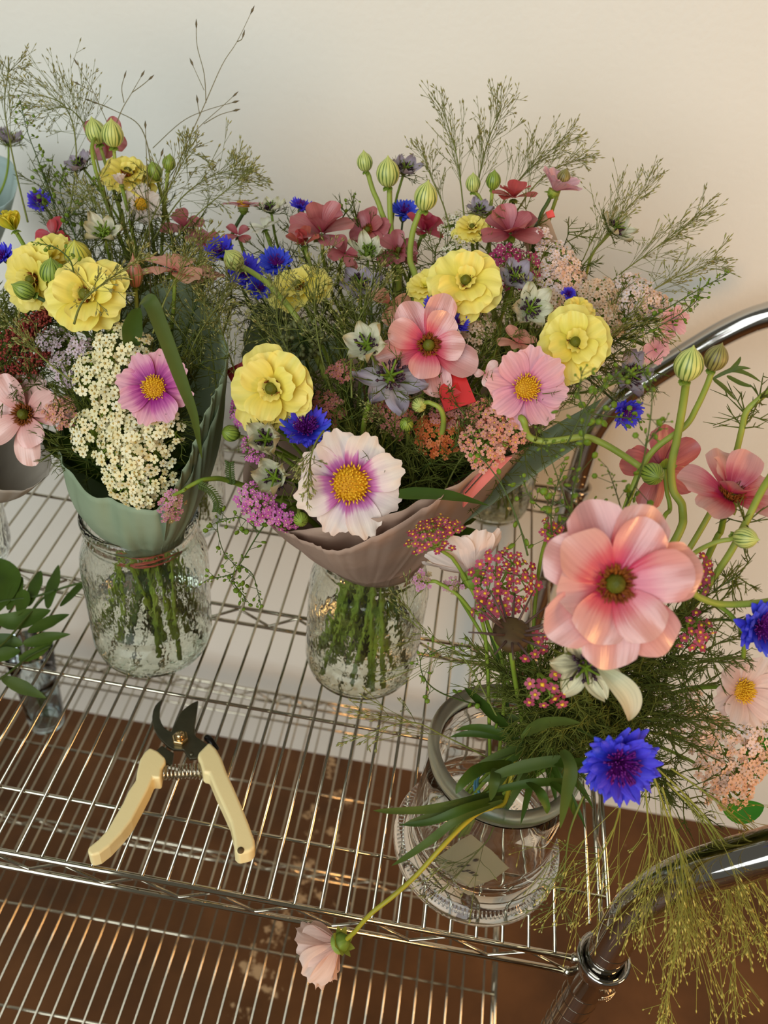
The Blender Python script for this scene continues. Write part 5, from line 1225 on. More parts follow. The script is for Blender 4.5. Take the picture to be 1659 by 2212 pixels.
# dark scabious-like seed head
pl = Plant('scabious_seedhead', 'dark brown seed head with radiating bristles left of the big pink ranunculus', 'flower', at(1105, 1372, 3.2)); rng = pl.rng
c = pl.P; n_ = face((.05, -.72)); Fr = frame(n_); path = np.concatenate([c[None]-n_*.3, pxpath([(1108, 1440, 3.4), (1118, 1500, 3.6), (1128, 1560, 3.8), (1120, 1620, 4), (1050, 1790, 3.4)])]); pl.root.location = W(path[-1])
g = G(); lathe(g, [(.01, -.6), (.3, -.5), (.55, -.1), (.6, .15), (.4, .3), (.01, .3)], 18, c, Fr, wob=lambda th, z: 1+.08*np.sin(9*th)); pl.part('seed_cup', g, simple('brown_seed_cup', (66, 46, 28), .6, 0, .3, col2=(90, 72, 36), scale=60))
g = G()
for i in range(16):
    a = 6.283*i/16; d = Fr @ np.array([math.cos(a), math.sin(a), rng.uniform(.2, .9)]); tube(g, [c+d*.2, c+d*.8, c+unit(d)*1.55], [.05, .04, .02], 5)
pl.part('bristles', g, simple('dark_bristle', (84, 62, 54), .6)); add_stem(pl, path, .08, stem_green)

# leaves round the vase rim
LEAFP = lambda t: np.interp(t, [0, .12, .45, .8, 1], [.35, .8, 1, .6, .02])
for lab_, pts, w_, mt in [
    ('long narrow leaf pointing left across the vase rim, topmost', [(1100, 1700, 2.4), (1010, 1730, 1.0), (930, 1748, .4), (850, 1752, 0), (806, 1751, -.2)], .2, leaf_mid),
    ('long narrow leaf pointing left across the vase, second from the top', [(1085, 1715, 2.2), (1000, 1740, .8), (920, 1768, .2), (872, 1780, 0)], .24, leaf_mid),
    ('long narrow leaf pointing left across the vase, third from the top', [(1090, 1722, 1.8), (1010, 1745, .5), (930, 1775, 0), (862, 1782, -.2)], .2, leaf_dark),
    ('long thin leaf slanting down left in front of the vase wall', [(1085, 1730, 1.4), (990, 1770, .2), (930, 1815, -.2), (880, 1850, -.4), (846, 1870, -.4)], .19, leaf_mid),
    ('broad leaf curving over the vase rim at left', [(1110, 1650, 2.6), (1040, 1660, 1.6), (1000, 1690, .9), (985, 1715, .6)], .26, leaf_dark),
    ('leaf with pale underside arching right above the vase rim', [(1120, 1610, 2.6), (1150, 1575, 2.0), (1200, 1560, 1.6), (1255, 1562, 1.2)], .3, leaf_mid),
    ('leaf hanging over the front rim of the vase, rightmost and longest', [(1215, 1620, 1.2), (1232, 1660, .6), (1222, 1720, .2), (1210, 1790, 0)], .3, leaf_mid),
    ('short leaf hanging over the front rim of the vase', [(1140, 1690, 1.2), (1165, 1710, .5), (1180, 1740, .2), (1182, 1758, .1)], .22, leaf_dark),
    ('dark leaf hanging right of the vase rim', [(1190, 1690, 1.2), (1225, 1720, .6), (1245, 1770, .5)], .2, leaf_dark),
    ('upright narrow leaf above the back rim of the vase', [(1120, 1590, 3.4), (1070, 1550, 3.6), (1030, 1510, 3.8), (1003, 1486, 3.9)], .26, leaf_dark),
    ('leaf lying flat across the stems in the vase mouth', [(1230, 1640, 1.8), (1160, 1650, 1.6), (1090, 1668, 1.4), (1040, 1690, 1.2)], .28, leaf_mid),
    ('leaf bent down in the vase mouth', [(1070, 1660, 1.6), (1068, 1690, 1.0), (1060, 1730, .8)], .24, leaf_mid),
    ('lower leaf across the stems in the vase mouth', [(1240, 1690, 1.6), (1170, 1690, 1.3), (1100, 1700, 1.1), (1050, 1712, .9)], .2, leaf_dark),
    ('dark leaf behind the largest cornflower', [(1180, 1640, 2), (1230, 1650, 1.4), (1290, 1640, 1.0)], .26, leaf_dark)]:
    blade(lab_, pxpath(pts, 6), w_*.75, mt, cdir(.1, -.5), name='narrow_leaf', prof=LEAFP, group='narrow leaves around the vase rim')
rngl = np.random.default_rng(42)
for i in range(22):
    a = rngl.uniform(2.3, 6.6); p = JR['neck'] + np.array([rngl.uniform(-.7, .5), rngl.uniform(-.6, .3), rngl.uniform(-.2, .7)])
    d = np.array([math.cos(a), math.sin(a), 0]); L_ = rngl.uniform(1.6, 3.2)
    blade('narrow leaf in the leafy tangle at the mouth of the big vase', bez(p, p+d*L_*.4+np.array([0, 0, .5]), p+d*L_*.8+np.array([0, 0, .2]), p+d*L_+np.array([0, 0, -rngl.uniform(.0, .9)]), 9), rngl.uniform(.1, .17), [leaf_mid, leaf_dark][i % 2], np.array([0, -.5, 1.]), name='narrow_leaf', prof=LEAFP, group='leafy tangle in the vase mouth')
brightleaf = simple('bright_green_leaf', (64, 150, 34), .5, 0, .3, transl=.2)
blade('bright green leaf at the right edge above the lowest peach yarrow', pxpath([(1625, 1645, 5.2), (1645, 1622, 5.2), (1690, 1590, 5.2)], 5), .5, brightleaf, cdir(0, -.2), name='broad_leaf')
blade('bright green leaf below the peach yarrow at the right edge', pxpath([(1560, 1745, 3.9), (1600, 1752, 3.9), (1650, 1740, 3.9)], 5), .45, brightleaf, cdir(0, -.2), name='broad_leaf')
# thick stem leaving the picture at the right
pl = Plant('cut_ranunculus', 'thick bare green stem running off the right edge below the big pink ranunculus', 'stem', at(1465, 1262, 3.2)); g = G()
tube(g, pxpath([(1700, 1290, 4), (1640, 1302, 3.8), (1560, 1305, 3.5), (1510, 1290, 3.3), (1465, 1262, 3.2), (1400, 1330, 3.4), (1200, 1580, 4.2), (1050, 1790, 3.4)]), .1, 8); pl.part('stem', g, stem_pale)
g = G(); tube(g, pxpath([(1545, 1304, 3.5), (1580, 1330, 3.5), (1605, 1370, 3.6), (1606, 1420, 3.8)]), .07, 7); pl.part('side_shoot', g, stem_green)
# tall stem with thread leaves at the far right
def threadstem(label, pts, tuft, J, r=.1):
    path = pxpath(pts); pl = Plant('cut_ranunculus', label, 'stem', path[0], origin=path[-1]); g = G(); tube(g, path, r, 7); pl.part('stem', g, stem_pale)
    g = G()
    for px, py, Y, L in tuft:
        q = at(px, py, Y)
        for k in range(7): thread(g, q, unit(pl.rng.normal(0, .7, 3)+np.array([0, 0, .5])), L*pl.rng.uniform(.6, 1), pl.rng, r=.03, depth_=1, fork=3)
    pl.part('thread_leaves', g, fern_green); return pl
threadstem('stem with tuft of thread leaves crossing the wall at the far right', [(1680, 830, 9.4), (1640, 862, 9.4), (1612, 890, 9.3), (1602, 930, 9.2), (1588, 985, 9), (1560, 1060, 8.4), (1440, 1260, 6.8), (1200, 1580, 4.4), (1050, 1790, 3.4)], [(1610, 895, 9.3, 1.2), (1605, 925, 9.2, .9), (1640, 862, 9.4, .9)], JR)
threadstem('thick stem slanting up to the right edge in front of the side-on pink ranunculus', [(1690, 990, 6), (1645, 1060, 6), (1610, 1130, 5.8), (1560, 1220, 5.4), (1450, 1360, 5), (1200, 1580, 4.3), (1050, 1790, 3.4)], [(1610, 1130, 5.8, .9)], JR, .11)
for (x, y, Y, L) in [(1560, 800, 9.6, 1.6)]:
    pl = Plant('ranunculus_leaf', 'finely cut leaf right of the brown green bud', 'leaf', at(1540, 815, 9.6)); g = G()
    for pts in ([(1540, 818, 9.6), (1580, 800, 9.6), (1615, 808, 9.6), (1645, 826, 9.6)], [(1560, 808, 9.6), (1590, 795, 9.6), (1622, 796, 9.6)], [(1575, 802, 9.6), (1592, 785, 9.6), (1600, 770, 9.6)], [(1540, 818, 9.6), (1565, 838, 9.6), (1590, 865, 9.6)], [(1570, 812, 9.6), (1600, 828, 9.6), (1628, 836, 9.6)]):
        leaf_mesh(g, pxpath(pts, 4), .075, .2, cdir(0, 0), LEAFP)
    pl.part('leaflets', g, leaf_mid)

# ---- sprays of round pods
pods('drooping sprig of round green pods between the left and middle jars', [pxpath([(590, 1110, 7.4), (560, 1150, 7.2), (530, 1200, 7.0), (505, 1240, 6.9), (500, 1255, 6.9)]), pxpath([(500, 1120, 7.4), (470, 1130, 7.2), (482, 1190, 7.0), (510, 1222, 6.9)]), pxpath([(520, 1220, 7), (545, 1240, 6.9), (556, 1275, 6.8), (563, 1310, 6.8)]), pxpath([(505, 1240, 6.9), (470, 1248, 6.9), (448, 1252, 6.9)]), pxpath([(560, 1150, 7.2), (520, 1118, 7.3), (475, 1128, 7.3)]), pxpath([(500, 1255, 6.9), (525, 1285, 6.8), (530, 1300, 6.8)])], .13, every=.2, ped=.5)
pods('sprig of round pods hanging into the vase mouth at its back left', [pxpath([(1110, 1560, 4), (1050, 1530, 3.8), (960, 1500, 3.4), (920, 1470, 3.3), (908, 1430, 3.3), (925, 1400, 3.4)]), pxpath([(930, 1415, 3.4), (960, 1400, 3.6), (1010, 1395, 3.8)])], .12, every=.3, ped=.5)
pods('close sprig of round green pods in front of the back right jar', [pxpath([(1240, 1170, 4), (1235, 1080, 4.2), (1252, 1000, 4.4), (1270, 900, 4.6), (1310, 830, 4.8), (1345, 800, 4.9)]), pxpath([(1238, 1120, 4.1), (1215, 1060, 4.2), (1190, 990, 4.4), (1170, 930, 4.6)]), pxpath([(1270, 900, 4.6), (1250, 850, 4.8), (1260, 800, 4.9)])], .12, every=.22, ped=.7)
pods('close sprig of round green pods rising past the long wavy stem', [pxpath([(1330, 1180, 4), (1345, 1110, 4.2), (1380, 1030, 4.4), (1400, 940, 4.6), (1408, 850, 4.8), (1390, 800, 4.9)]), pxpath([(1345, 1110, 4.2), (1330, 1060, 4.3), (1312, 1010, 4.4)]), pxpath([(1395, 960, 4.6), (1420, 930, 4.7), (1440, 905, 4.8)])], .12, every=.26, ped=.65)
pods('sprig of round green pods behind the top petals of the big pink ranunculus', [pxpath([(1200, 1200, 5), (1190, 1120, 5.4), (1200, 1060, 5.6), (1220, 1010, 5.8)]), pxpath([(1195, 1150, 5.2), (1240, 1110, 5.5), (1290, 1090, 5.6)]), pxpath([(1195, 1120, 5.4), (1150, 1080, 5.6), (1130, 1040, 5.8)])], .12, every=.2, ped=.6)
pods('long thin pod stem crossing from the vase to the green waxed sheet', [pxpath([(1140, 1200, 5), (1120, 1130, 5.4), (1085, 1050, 6), (1040, 985, 6.6), (1020, 940, 7)])], .14, every=.4, ped=.6)
pods('feathery pod sprig reaching right against the wall', [pxpath([(1300, 760, 14), (1380, 705, 14), (1460, 655, 14.2), (1520, 620, 14.4), (1572, 592, 14.6)]), pxpath([(1290, 790, 13.6), (1370, 735, 13.7), (1450, 690, 13.8), (1500, 655, 14), (1512, 625, 14)])], .11, every=.17, ped=.5)
pods('tall pepperweed spire at the upper left', [pxpath([(130, 500, 18.5), (110, 420, 19), (80, 340, 19.6), (58, 280, 20), (44, 218, 20.4)]), pxpath([(120, 450, 18.8), (100, 400, 19), (90, 370, 19.3)])], .12, every=.13, ped=.62)
pods('pepperweed sprig in the grass below the plump green buds', [pxpath([(170, 540, 17), (150, 470, 17.5), (130, 410, 18), (140, 360, 18.4)]), pxpath([(150, 470, 17.5), (190, 420, 17.8), (210, 390, 18)])], .13, every=.15, ped=.55)
pods('small pepperweed sprig above the big rose ranunculus', [pxpath([(735, 480, 18.6), (745, 462, 18.8), (760, 445, 19), (766, 422, 19.2)])], .1, every=.12, ped=.45)
pods('dark pod sprig arching over the left yellow ranunculus', [pxpath([(160, 590, 11.2), (150, 560, 11.2), (120, 535, 11.4), (80, 525, 11.6)])], .11, every=.2, ped=.4)
pods('pod sprig in front of the dried purple nigella', [pxpath([(1225, 960, 8), (1260, 890, 8.4), (1300, 840, 8.8), (1380, 800, 9.4)]), pxpath([(1260, 890, 8.4), (1320, 900, 8.6), (1390, 905, 8.8)])], .15, every=.25, ped=.55)

# ---- grasses
def pan(label, pts, **k): return panicle(label, pxpath(pts), **k)
GW = 'fine seeded grasses'
# explicit long wands against the wall
def wand(label, paths, seed=.2, thin=1.2):
    P0 = [spline([at(*p) for p in q], 5) for q in paths]; pl = Plant('grass_panicle', label, 'grass', P0[0][0], GW)
    g = G(); SP = []; SD = []
    for i, q in enumerate(P0): tube(g, q, np.linspace(.03 if i == 0 else .018, .012, len(q)), 4); SP.append(q[-1]); SD.append(q[-1]-q[-2])
    pl.part('stalks', g, simple('olive_grass_thread', (112, 104, 62), .6)); g = G(); blobs(g, SP, SD, .05, seed, pl.rng, SEED); pl.part('seeds', g, simple('brown_grass_seed', (98, 86, 54), .6)); return pl
wand('tallest grass wand reaching to the top of the picture', [[(360, 420, 19), (395, 330, 20), (440, 230, 21), (480, 140, 22), (512, 90, 22.4), (545, 22, 22.8)], [(445, 222, 21), (441, 160, 21.6), (426, 100, 22), (424, 52, 22.2)], [(441, 195, 21.4), (425, 160, 21.6), (414, 135, 21.8)], [(512, 90, 22.4), (522, 85, 22.4), (526, 74, 22.5)], [(416, 290, 20.4), (440, 265, 20.8), (480, 230, 21.2), (508, 204, 21.4)], [(440, 268, 20.7), (475, 248, 21), (510, 238, 21.2)], [(330, 320, 20.6), (390, 265, 21.2), (440, 240, 21.6), (508, 220, 22)], [(432, 250, 21.2), (428, 230, 21.3), (426, 215, 21.4)]])
wand('grass wand with two forks above the plump green buds', [[(240, 300, 20.4), (262, 240, 21), (285, 200, 21.4), (308, 160, 21.6)], [(268, 222, 21.2), (263, 190, 21.4), (270, 162, 21.6)], [(285, 200, 21.4), (310, 182, 21.6), (326, 168, 21.7)], [(232, 266, 20.8), (205, 205, 21.2), (180, 160, 21.6), (164, 134, 21.8)], [(200, 200, 21.2), (182, 188, 21.4), (166, 180, 21.5)]])
wand('drooping grass wand bending left above the plump green buds', [[(330, 420, 19.6), (322, 330, 20.4), (300, 270, 20.9), (250, 240, 21.2), (190, 216, 21.6)], [(250, 240, 21.2), (225, 228, 21.4), (206, 222, 21.5)]])
wand('straight grass stem rising in front of the rose grass flowers', [[(325, 640, 14), (323, 500, 16), (318, 380, 18), (314, 270, 19.4)], [(319, 400, 17.8), (340, 360, 18.2), (350, 330, 18.4)]])
rng0 = np.random.default_rng(77)
specs = [
 ('airy grass plume at the upper left corner', [(60, 480, 18), (30, 350, 19.5), (10, 230, 21), (20, 150, 22)], .55, 34),
 ('arching grass plume left of the tall wands', [(150, 460, 18), (165, 330, 19.5), (140, 230, 20.8), (60, 200, 21.6)], .4, 34),
 ('grass plume looping over the pepperweed spire', [(240, 470, 18), (195, 300, 20), (150, 235, 21), (90, 240, 21.5)], .35, 30),
 ('grass plume right of the small green bud with threads', [(330, 520, 17.5), (390, 430, 18.6), (460, 380, 19.4), (540, 360, 20)], .42, 36),
 ('grass plume above the rose ranunculus in the grass', [(340, 560, 16.5), (420, 470, 18), (490, 410, 19), (525, 380, 19.5)], .45, 40),
 ('dense grass plume over the upper yellow ranunculus', [(290, 560, 16), (330, 470, 17), (380, 380, 18.4), (410, 320, 19.2)], .45, 36),
 ('grass haze beside the pink tinged bud', [(250, 640, 13.6), (240, 540, 15), (220, 460, 16.4), (190, 410, 17.4)], .5, 40),
 ('grass haze right of the green tissue cone', [(470, 860, 12), (455, 740, 12.6), (440, 640, 13.4), (420, 560, 14.4)], .5, 44),
 ('grass haze above the long leaf blade', [(400, 820, 10.2), (420, 740, 11), (470, 660, 12.4), (500, 600, 13.4)], .55, 44),
 ('grass haze in front of the dark red card', [(500, 900, 11), (510, 820, 11.2), (480, 720, 11.8), (470, 650, 12.4)], .55, 40),
 ('grass tuft in front of the green paper collar', [(680, 900, 10.4), (640, 800, 11.2), (600, 700, 12.4), (600, 620, 13.4)], .5, 44),
 ('grass tuft over the upper centre yellow ranunculus', [(720, 860, 10.6), (690, 750, 11.6), (680, 650, 12.8), (690, 570, 14)], .42, 40),
 ('grass tuft left of the pink ranunculus', [(760, 860, 10), (760, 760, 11), (780, 680, 12), (830, 610, 13)], .5, 36),
 ('airy grass fan against the wall right of the tall buds, tallest', [(1010, 560, 18), (1000, 440, 19.4), (985, 330, 20.8), (955, 235, 22)], .2, 26),
 ('airy grass fan against the wall, second from the left', [(1030, 540, 18), (1030, 420, 19.6), (1050, 320, 21), (1080, 240, 22)], .22, 36),
 ('airy grass fan against the wall, leaning right over the coral cup', [(1050, 540, 18), (1090, 430, 19.6), (1150, 360, 20.6), (1220, 300, 21.6)], .22, 34),
 ('airy grass fan behind the profile pink cosmos', [(1080, 520, 18), (1140, 420, 19.6), (1190, 370, 20.4), (1250, 345, 21)], .3, 28),
 ('low grass fan left of the coral cup', [(980, 540, 18), (960, 450, 19), (930, 380, 20), (920, 340, 20.5)], .25, 22),
 ('grass fan around the cream nigella at right', [(1200, 640, 16), (1270, 560, 17.4), (1330, 480, 18.6), (1400, 402, 20)], .3, 40),
 ('grass fan pointing right behind the far right yarrow', [(1250, 680, 15.4), (1330, 600, 16.8), (1410, 540, 18), (1500, 470, 19)], .25, 36),
 ('low grass fan pointing right above the handle', [(1300, 700, 14.6), (1390, 640, 15.6), (1460, 600, 16.4), (1540, 570, 17)], .28, 34),
 ('grass tuft below the far right yarrow', [(1250, 800, 12.4), (1300, 740, 13), (1360, 700, 13.8), (1440, 700, 14.4)], .45, 34),
 ('grass tuft behind the right yellow ranunculus', [(1180, 780, 12), (1170, 700, 12.8), (1150, 640, 13.6), (1130, 590, 14.4)], .5, 30),
 ('grass tuft hanging over the left petals of the white cosmos', [(700, 930, 7.2), (680, 960, 6.6), (670, 1000, 6.3), (665, 1060, 6.1)], .35, 22),
 ('grass tuft beside the hooked bud stem', [(900, 1060, 9), (880, 980, 9.4), (840, 920, 9.6), (810, 890, 9.7)], .5, 36),
 ('grass tuft in the dark mouth of the mauve cone', [(960, 1060, 9), (990, 1000, 9.2), (1030, 950, 9.4), (1060, 900, 9.6)], .55, 36),
 ('grass haze in front of the left yellow ranunculus', [(160, 700, 9), (180, 650, 9.2), (240, 600, 9.6), (300, 560, 10.2)], .5, 30),
 ('grass haze over the burgundy plumes', [(150, 820, 9.4), (100, 780, 9.6), (60, 740, 10), (20, 700, 10.4)], .5, 30),
 ('grass haze in front of the salmon ranunculus', [(330, 720, 10.4), (360, 640, 11), (400, 570, 11.8), (440, 520, 12.8)], .5, 36),
]
for lab_, pts, sp_, nb in specs: pan(lab_, pts, spread=sp_, nb=nb, group=GW, thin=.78, seed=.11)
# the yellow-green fountain of grass hanging over the handle
for lab_, pts, sp_, nb in [
 ('fountain grass spray hanging straight down over the handle', [(1400, 1640, 1.2), (1440, 1760, .4), (1480, 1880, -.4), (1500, 2040, -1.2)], .3, 60),
 ('fountain grass spray hanging down left of the handle bend', [(1390, 1660, 1), (1400, 1780, .2), (1400, 1880, -.4), (1370, 1990, -.8)], .35, 44),
 ('fountain grass spray falling to the lower right', [(1420, 1660, 1.4), (1520, 1760, .8), (1600, 1880, .2), (1650, 2030, -.4)], .3, 56),
 ('fountain grass spray falling furthest, tips near the bottom edge', [(1430, 1700, .8), (1470, 1850, -.2), (1470, 1990, -1.2), (1440, 2160, -2.2)], .24, 56),
 ('fountain grass spray between the handle and the right edge', [(1440, 1690, 1.2), (1540, 1800, .6), (1570, 1920, 0), (1590, 2100, -1)], .26, 50),
 ('fountain grass spray crossing in front of the wire ends', [(1350, 1680, .8), (1330, 1780, .2), (1290, 1860, -.2), (1240, 1930, -.4)], .4, 22),
 ('fountain grass spray spreading right below the peach yarrow', [(1450, 1660, 1.6), (1560, 1740, 1.4), (1640, 1820, 1.2), (1700, 1920, 1)], .35, 44)]:
    pan(lab_, pts, spread=sp_, nb=int(nb*.6), group='fountain grass sprays', seedmat=seed_yellow, stemmat=grass_yellow, droop=.7, up=1.1, seed=.12, start=.12, thin=.9, L=4.6)
# loose grass around the vase
for lab_, pts, sp_, nb in [
 ('stray grass wisps crossing from the vase to the middle jar', [(1080, 1560, 3.6), (1000, 1420, 4.4), (930, 1380, 5), (880, 1310, 5.4)], .5, 14),
 ('stray grass wisps left of the vase rim', [(1060, 1640, 3), (960, 1590, 2.6), (880, 1560, 2.4), (760, 1600, 2)], .35, 12),
 ('stray grass wisps inside the vase foot', [(1100, 1720, 2.4), (1060, 1800, 2), (1010, 1860, 1.6), (960, 1920, 1.4)], .4, 12),
 ('stray grass wisps beside the handle collar', [(1260, 1720, .6), (1230, 1800, .1), (1215, 1900, -.2), (1180, 1980, -.4)], .3, 14)]:
    pan(lab_, pts, spread=sp_, nb=nb, group='stray grass wisps')

# ---- feathery green filling the bouquets
def fill(J, label, spots, L, k, mat_=None, group=None, fr=.026, dep=2, fork=3, r=.045):
    for (x, y, Y) in spots:
        e = at(x, y, Y); p = J['neck'] + np.array([0, 0, .5])
        path = bez(e, e - unit(e-p)*1.0 + np.array([0, 0, .4]), p+np.array([0, 0, 2.2]), p, 14)
        if J is J1 or J is J2:
            a_ = (x*7+y*3) % 6.28; q = J['base']+np.array([math.cos(a_), math.sin(a_), 0])*J['br']*.8*((x % 10)/12+.15); path = np.concatenate([path[:-1], bez(p + np.array([math.cos(a_), math.sin(a_), 0])*-.9, p-np.array([0, 0, 2.]), q+np.array([0, 0, 2.]), q, 7)])
        fern_sprig('foliage_sprig', label, path, L, mat_, group or label, k=k, fr=fr, dep=dep, fork=fork, r=.1 if (J is J1 or J is J2) else r, start=.6 if (J is J1 or J is J2) else .3)
fill(J1, 'feathery dark green sprig filling the left bouquet between its flowers', [(150, 690, 12.4), (230, 600, 13.6), (300, 560, 14), (360, 680, 12.6), (420, 720, 12), (390, 800, 10.6), (300, 720, 11.6), (160, 860, 10), (380, 900, 8.9), (120, 960, 9.8), (430, 640, 13.8), (260, 660, 12.8), (200, 720, 11.4), (330, 780, 10.2), (440, 780, 10.6), (80, 660, 13)], 2.2, 26)
fill(JBL, 'feathery green sprig in the hazy bouquet at the upper left', [(150, 420, 18.8), (200, 450, 18.4), (280, 470, 18), (350, 450, 18.6), (120, 480, 18.4), (330, 400, 19.6), (250, 500, 17), (390, 540, 17.4), (440, 560, 16.8), (320, 540, 16.6), (170, 500, 17.4), (230, 430, 18.6), (300, 400, 19.2), (370, 500, 17.6), (420, 480, 18), (90, 400, 19.6), (280, 590, 15.4), (200, 560, 16)], 2.3, 28, fr=.022)
fill(J2, 'feathery dark green sprig filling the middle bouquet between its flowers', [(720, 700, 13), (780, 680, 13.2), (860, 700, 12.4), (700, 820, 11), (760, 900, 9.8), (860, 940, 9), (930, 1000, 8.8), (990, 960, 9), (1060, 660, 13), (1090, 720, 12.4), (1180, 900, 9.4), (1180, 950, 9), (700, 990, 8.2), (880, 860, 10.2), (1040, 760, 11.6), (620, 760, 12.2), (560, 720, 13.4), (900, 1040, 8.2), (1200, 850, 10.6), (820, 980, 8.6), (960, 850, 10.4), (1070, 850, 10.2), (650, 860, 10.6), (740, 820, 10.8), (760, 940, 9), (1010, 900, 9.6), (1150, 760, 11.8), (680, 660, 13.6), (800, 620, 14)], 2.2, 26)
fill(JBM, 'feathery green sprig in the rose and cornflower bouquet at the back', [(560, 540, 17.4), (620, 500, 18.2), (620, 600, 16), (720, 560, 17), (770, 480, 19), (830, 580, 17), (880, 560, 17.4), (940, 540, 17.4), (480, 600, 16), (540, 660, 15), (680, 600, 16), (600, 560, 17), (840, 620, 15.6), (500, 640, 15.4)], 2.2, 24)
fill(JBR, 'feathery green sprig in the yarrow bouquet at the back right', [(960, 560, 17), (1060, 540, 17), (1140, 480, 18), (1080, 470, 18.4), (1160, 580, 15.8), (1260, 560, 16.6), (1270, 700, 14.2), (1330, 660, 14.8), (1340, 740, 13.8), (1400, 700, 14.4), (1290, 780, 13.2), (1230, 500, 17.6), (1390, 800, 13.4), (1350, 700, 14.2), (1240, 760, 12.8), (1300, 820, 12.6)], 2.2, 24)
fill(JR, 'feathery green sprig in the bouquet of the big vase', [(1240, 1520, 2.6), (1300, 1500, 3), (1380, 1480, 3.4), (1450, 1460, 3.8), (1420, 1560, 3), (1350, 1560, 2.6), (1480, 1600, 3.6), (1400, 1640, 2.4), (1460, 1680, 3), (1520, 1480, 4.6), (1540, 1400, 4.4), (1440, 1380, 4), (1560, 1300, 4.8), (1600, 1240, 5.2), (1160, 1440, 3.8), (1080, 1450, 4.4), (1040, 1420, 4.8), (1200, 1380, 3.8), (1240, 1640, 1.8), (1180, 1560, 3), (1300, 1600, 2), (1500, 1740, 2.6), (1560, 1420, 4.4), (1120, 1520, 3.6), (1330, 1450, 3.4), (1400, 1420, 3.6), (1460, 1540, 3.4), (1280, 1560, 2.2), (1360, 1620, 2), (1430, 1700, 2.4), (1540, 1560, 4.2), (1210, 1580, 2.4), (1500, 1330, 4.2), (1150, 1600, 3), (1250, 1450, 2.8)], 2.0, 30, fern_green, fr=.03)
fill(JFL, 'feathery dark green sprig at the left edge', [(0, 640, 13.4), (50, 700, 12.6), (80, 720, 12.2), (10, 790, 11.8), (130, 760, 11.6), (70, 800, 11.4), (40, 680, 13), (60, 760, 12), (20, 740, 12), (90, 830, 11), (30, 850, 11), (110, 700, 12.4), (20, 690, 13), (90, 780, 12), (0, 720, 13), (120, 830, 11), (60, 640, 13.6)], 2.3, 34)
# short dark leaves low inside the cones
def lowleaves(J, label, n, lo, hi, seed, w_=.32):
    rng = np.random.default_rng(seed)
    for i in range(n):
        a = 6.283*i/n + rng.uniform(-.3, .3)
        if math.sin(a) < -.25: a = -a
        p = J['neck']+np.array([0, 0, rng.uniform(.2, 1.5)]); rad = rng.uniform(lo, hi)
        d = np.array([math.cos(a), math.sin(a), 0]); e = p + d*rad + np.array([0, 0, rng.uniform(2.2, 4.6)])
        blade(label, bez(p, p+np.array([0, 0, 2.])+d*.4, e-np.array([0, 0, .6]), e, 9), w_*rng.uniform(.8, 1.3), leaf_dark, d*-.6+np.array([0, 0, 1.]), name='stem_leaf', group=label)
lowleaves(J1, 'dark leaf low in the left paper cone', 26, 1.2, 4.0, 1, .45)
lowleaves(J2, 'dark leaf low in the mauve paper cone', 40, 1.2, 5.2, 2, .45)
lowleaves(JBM, 'dark leaf low in the rose bouquet at the back', 18, 1.0, 3.2, 3, .4)
lowleaves(JBR, 'dark leaf low in the yarrow bouquet at the back right', 22, 1.0, 2.8, 4, .4)
lowleaves(JBL, 'dark leaf low in the hazy bouquet at the upper left', 18, 1.0, 3.2, 5, .4)
# fern-edged yarrow leaves at the arching stem
for lab_, pts in [('serrated dark yarrow leaf standing on the arching stem', [(500, 1046, 8.2), (497, 1025, 8.2), (496, 1000, 8.2)]), ('serrated dark yarrow leaf hanging from the arching stem', [(430, 1046, 7.2), (455, 1060, 7.2), (470, 1085, 7.2), (468, 1105, 7.2)])]:
    path = pxpath(pts, 6); pl = Plant('yarrow_leaf', lab_, 'leaf', path[0]); g = G(); tube(g, path, .04, 5)
    T = np.gradient(path, axis=0); k = len(path); 
    for i in range(k):
        s_ = unit(np.cross(T[i], cdir(0, 0)))
        for sg in (-1, 1): tube(g, [path[i], path[i]+s_*sg*.11+unit(T[i])*.05, path[i]+s_*sg*.17+unit(T[i])*.1], [.025, .035, .01], 4)
    pl.part('leaflets', g, stem_dark)

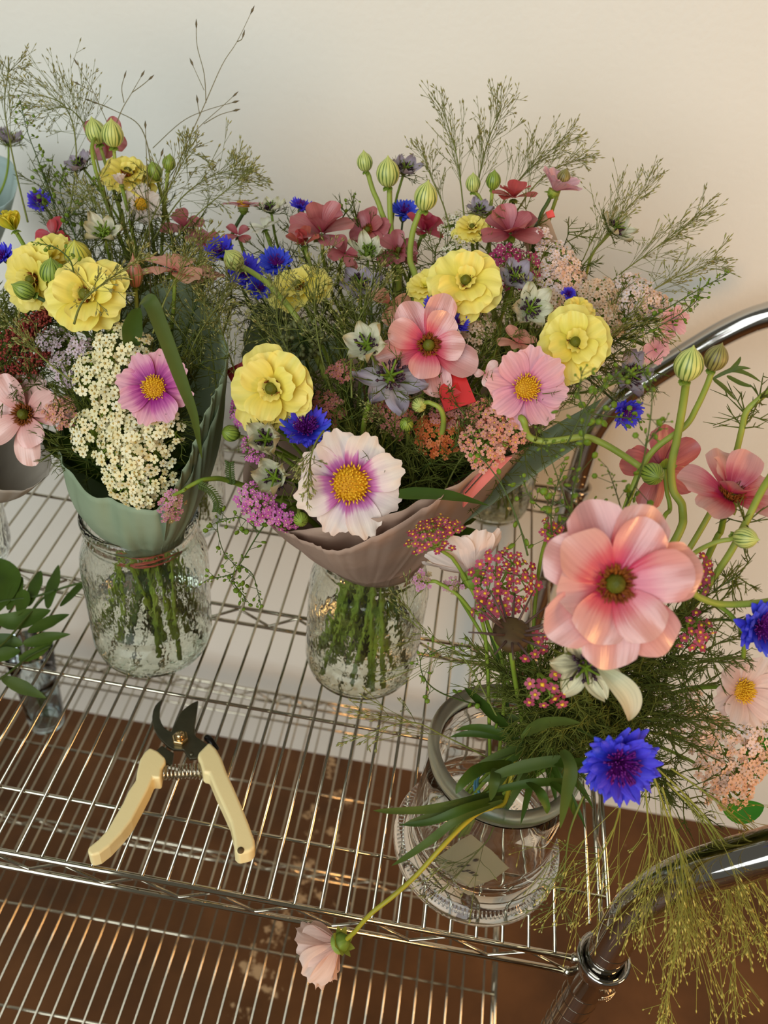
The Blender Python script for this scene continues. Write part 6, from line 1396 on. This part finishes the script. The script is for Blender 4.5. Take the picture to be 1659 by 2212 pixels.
# ---- the leafy branch at the left edge, lying on the wires
def shelfpath(pts, n=6): return spline([atz(x, y, .2+(v-6.3)*.3) for x, y, v in pts], n)
pl = Plant('ruscus_branch', 'leafy branch of pointed glossy green leaves at the left edge of the shelf', 'foliage', atz(-40, 1400, .2)); g = G()
pa = shelfpath([(-80, 1430, 9), (0, 1395, 9), (60, 1330, 9.4), (110, 1280, 9.8), (196, 1254, 10.4)], 6); pb = shelfpath([(-60, 1320, 9.4), (0, 1300, 9.6), (70, 1290, 9.8), (120, 1275, 10)], 6); pc = shelfpath([(-60, 1500, 7.6), (10, 1460, 7.8), (60, 1420, 8), (110, 1395, 8.2)], 6)
for q in (pa, pb, pc): tube(g, q, .06, 6)
pl.part('stem', g, stem_dark)
for pts, w_, mt in [
 ([(-20, 1330, 9.6), (10, 1280, 9.6), (20, 1240, 9.8), (-8, 1205, 10)], .85, leaf_dark), ([(18, 1318, 9.6), (30, 1290, 9.6), (40, 1265, 9.7), (48, 1245, 9.8)], .42, leaf_dark), ([(62, 1310, 9.7), (72, 1280, 9.7), (82, 1252, 9.8), (88, 1232, 9.9)], .42, leaf_dark),
 ([(104, 1315, 9.8), (110, 1280, 9.8), (120, 1248, 9.9), (126, 1220, 10)], .42, leaf_dark), ([(-10, 1335, 9), (30, 1342, 9), (75, 1330, 9), (110, 1318, 9.1)], .62, leaf_dark), ([(60, 1365, 8.8), (90, 1352, 8.8), (120, 1338, 8.9), (150, 1327, 9)], .4, leaf_dark),
 ([(50, 1390, 8.4), (80, 1385, 8.4), (110, 1376, 8.5), (152, 1370, 8.6)], .42, leaf_dark), ([(-30, 1390, 8.2), (0, 1385, 8.2), (30, 1388, 8.2), (50, 1392, 8.2)], .5, leaf_dark), ([(-30, 1418, 7.8), (0, 1415, 7.8), (25, 1410, 7.8), (45, 1405, 7.8)], .45, leaf_dark),
 ([(40, 1425, 7.9), (60, 1418, 7.9), (90, 1405, 8), (115, 1385, 8.1)], .36, leaf_dark), ([(130, 1310, 10), (150, 1290, 10), (175, 1265, 10.1), (198, 1252, 10.2)], .25, leaf_dark), ([(3, 1463, 6.8), (35, 1478, 6.6), (65, 1492, 6.4), (100, 1508, 6.3)], .42, leaf_mid), ([(45, 1275, 9.9), (50, 1300, 9.8), (40, 1330, 9.6)], .5, leaf_dark)]:
    g = G(); leaf_mesh(g, shelfpath(pts, 5), w_*.74, .22, cdir(.1, -.3), lambda t: np.interp(t, [0, .08, .3, .55, .8, 1], [.15, .5, .95, 1, .55, .02])); pl.part('leaf', g, mt)
# thin stems in the vase of the lower shelf
for i, (x, y) in enumerate([(60, 1520), (80, 1530), (96, 1545)]):
    a = LOWV+np.array([.2*i-.2, .9, .6]); b_ = a + np.array([-.9+.5*i, .4, 8.]); g = G(); tube(g, bez(a, a+np.array([0, 0, 3.]), b_-np.array([0, 0, 2.]), b_, 8), .08, 6)
    tag(obj('cut_greenery', g, stem_dark, origin=a), 'green cut stem in the glass vase on the lower shelf', 'stem', 'cut stems in the lower vase')
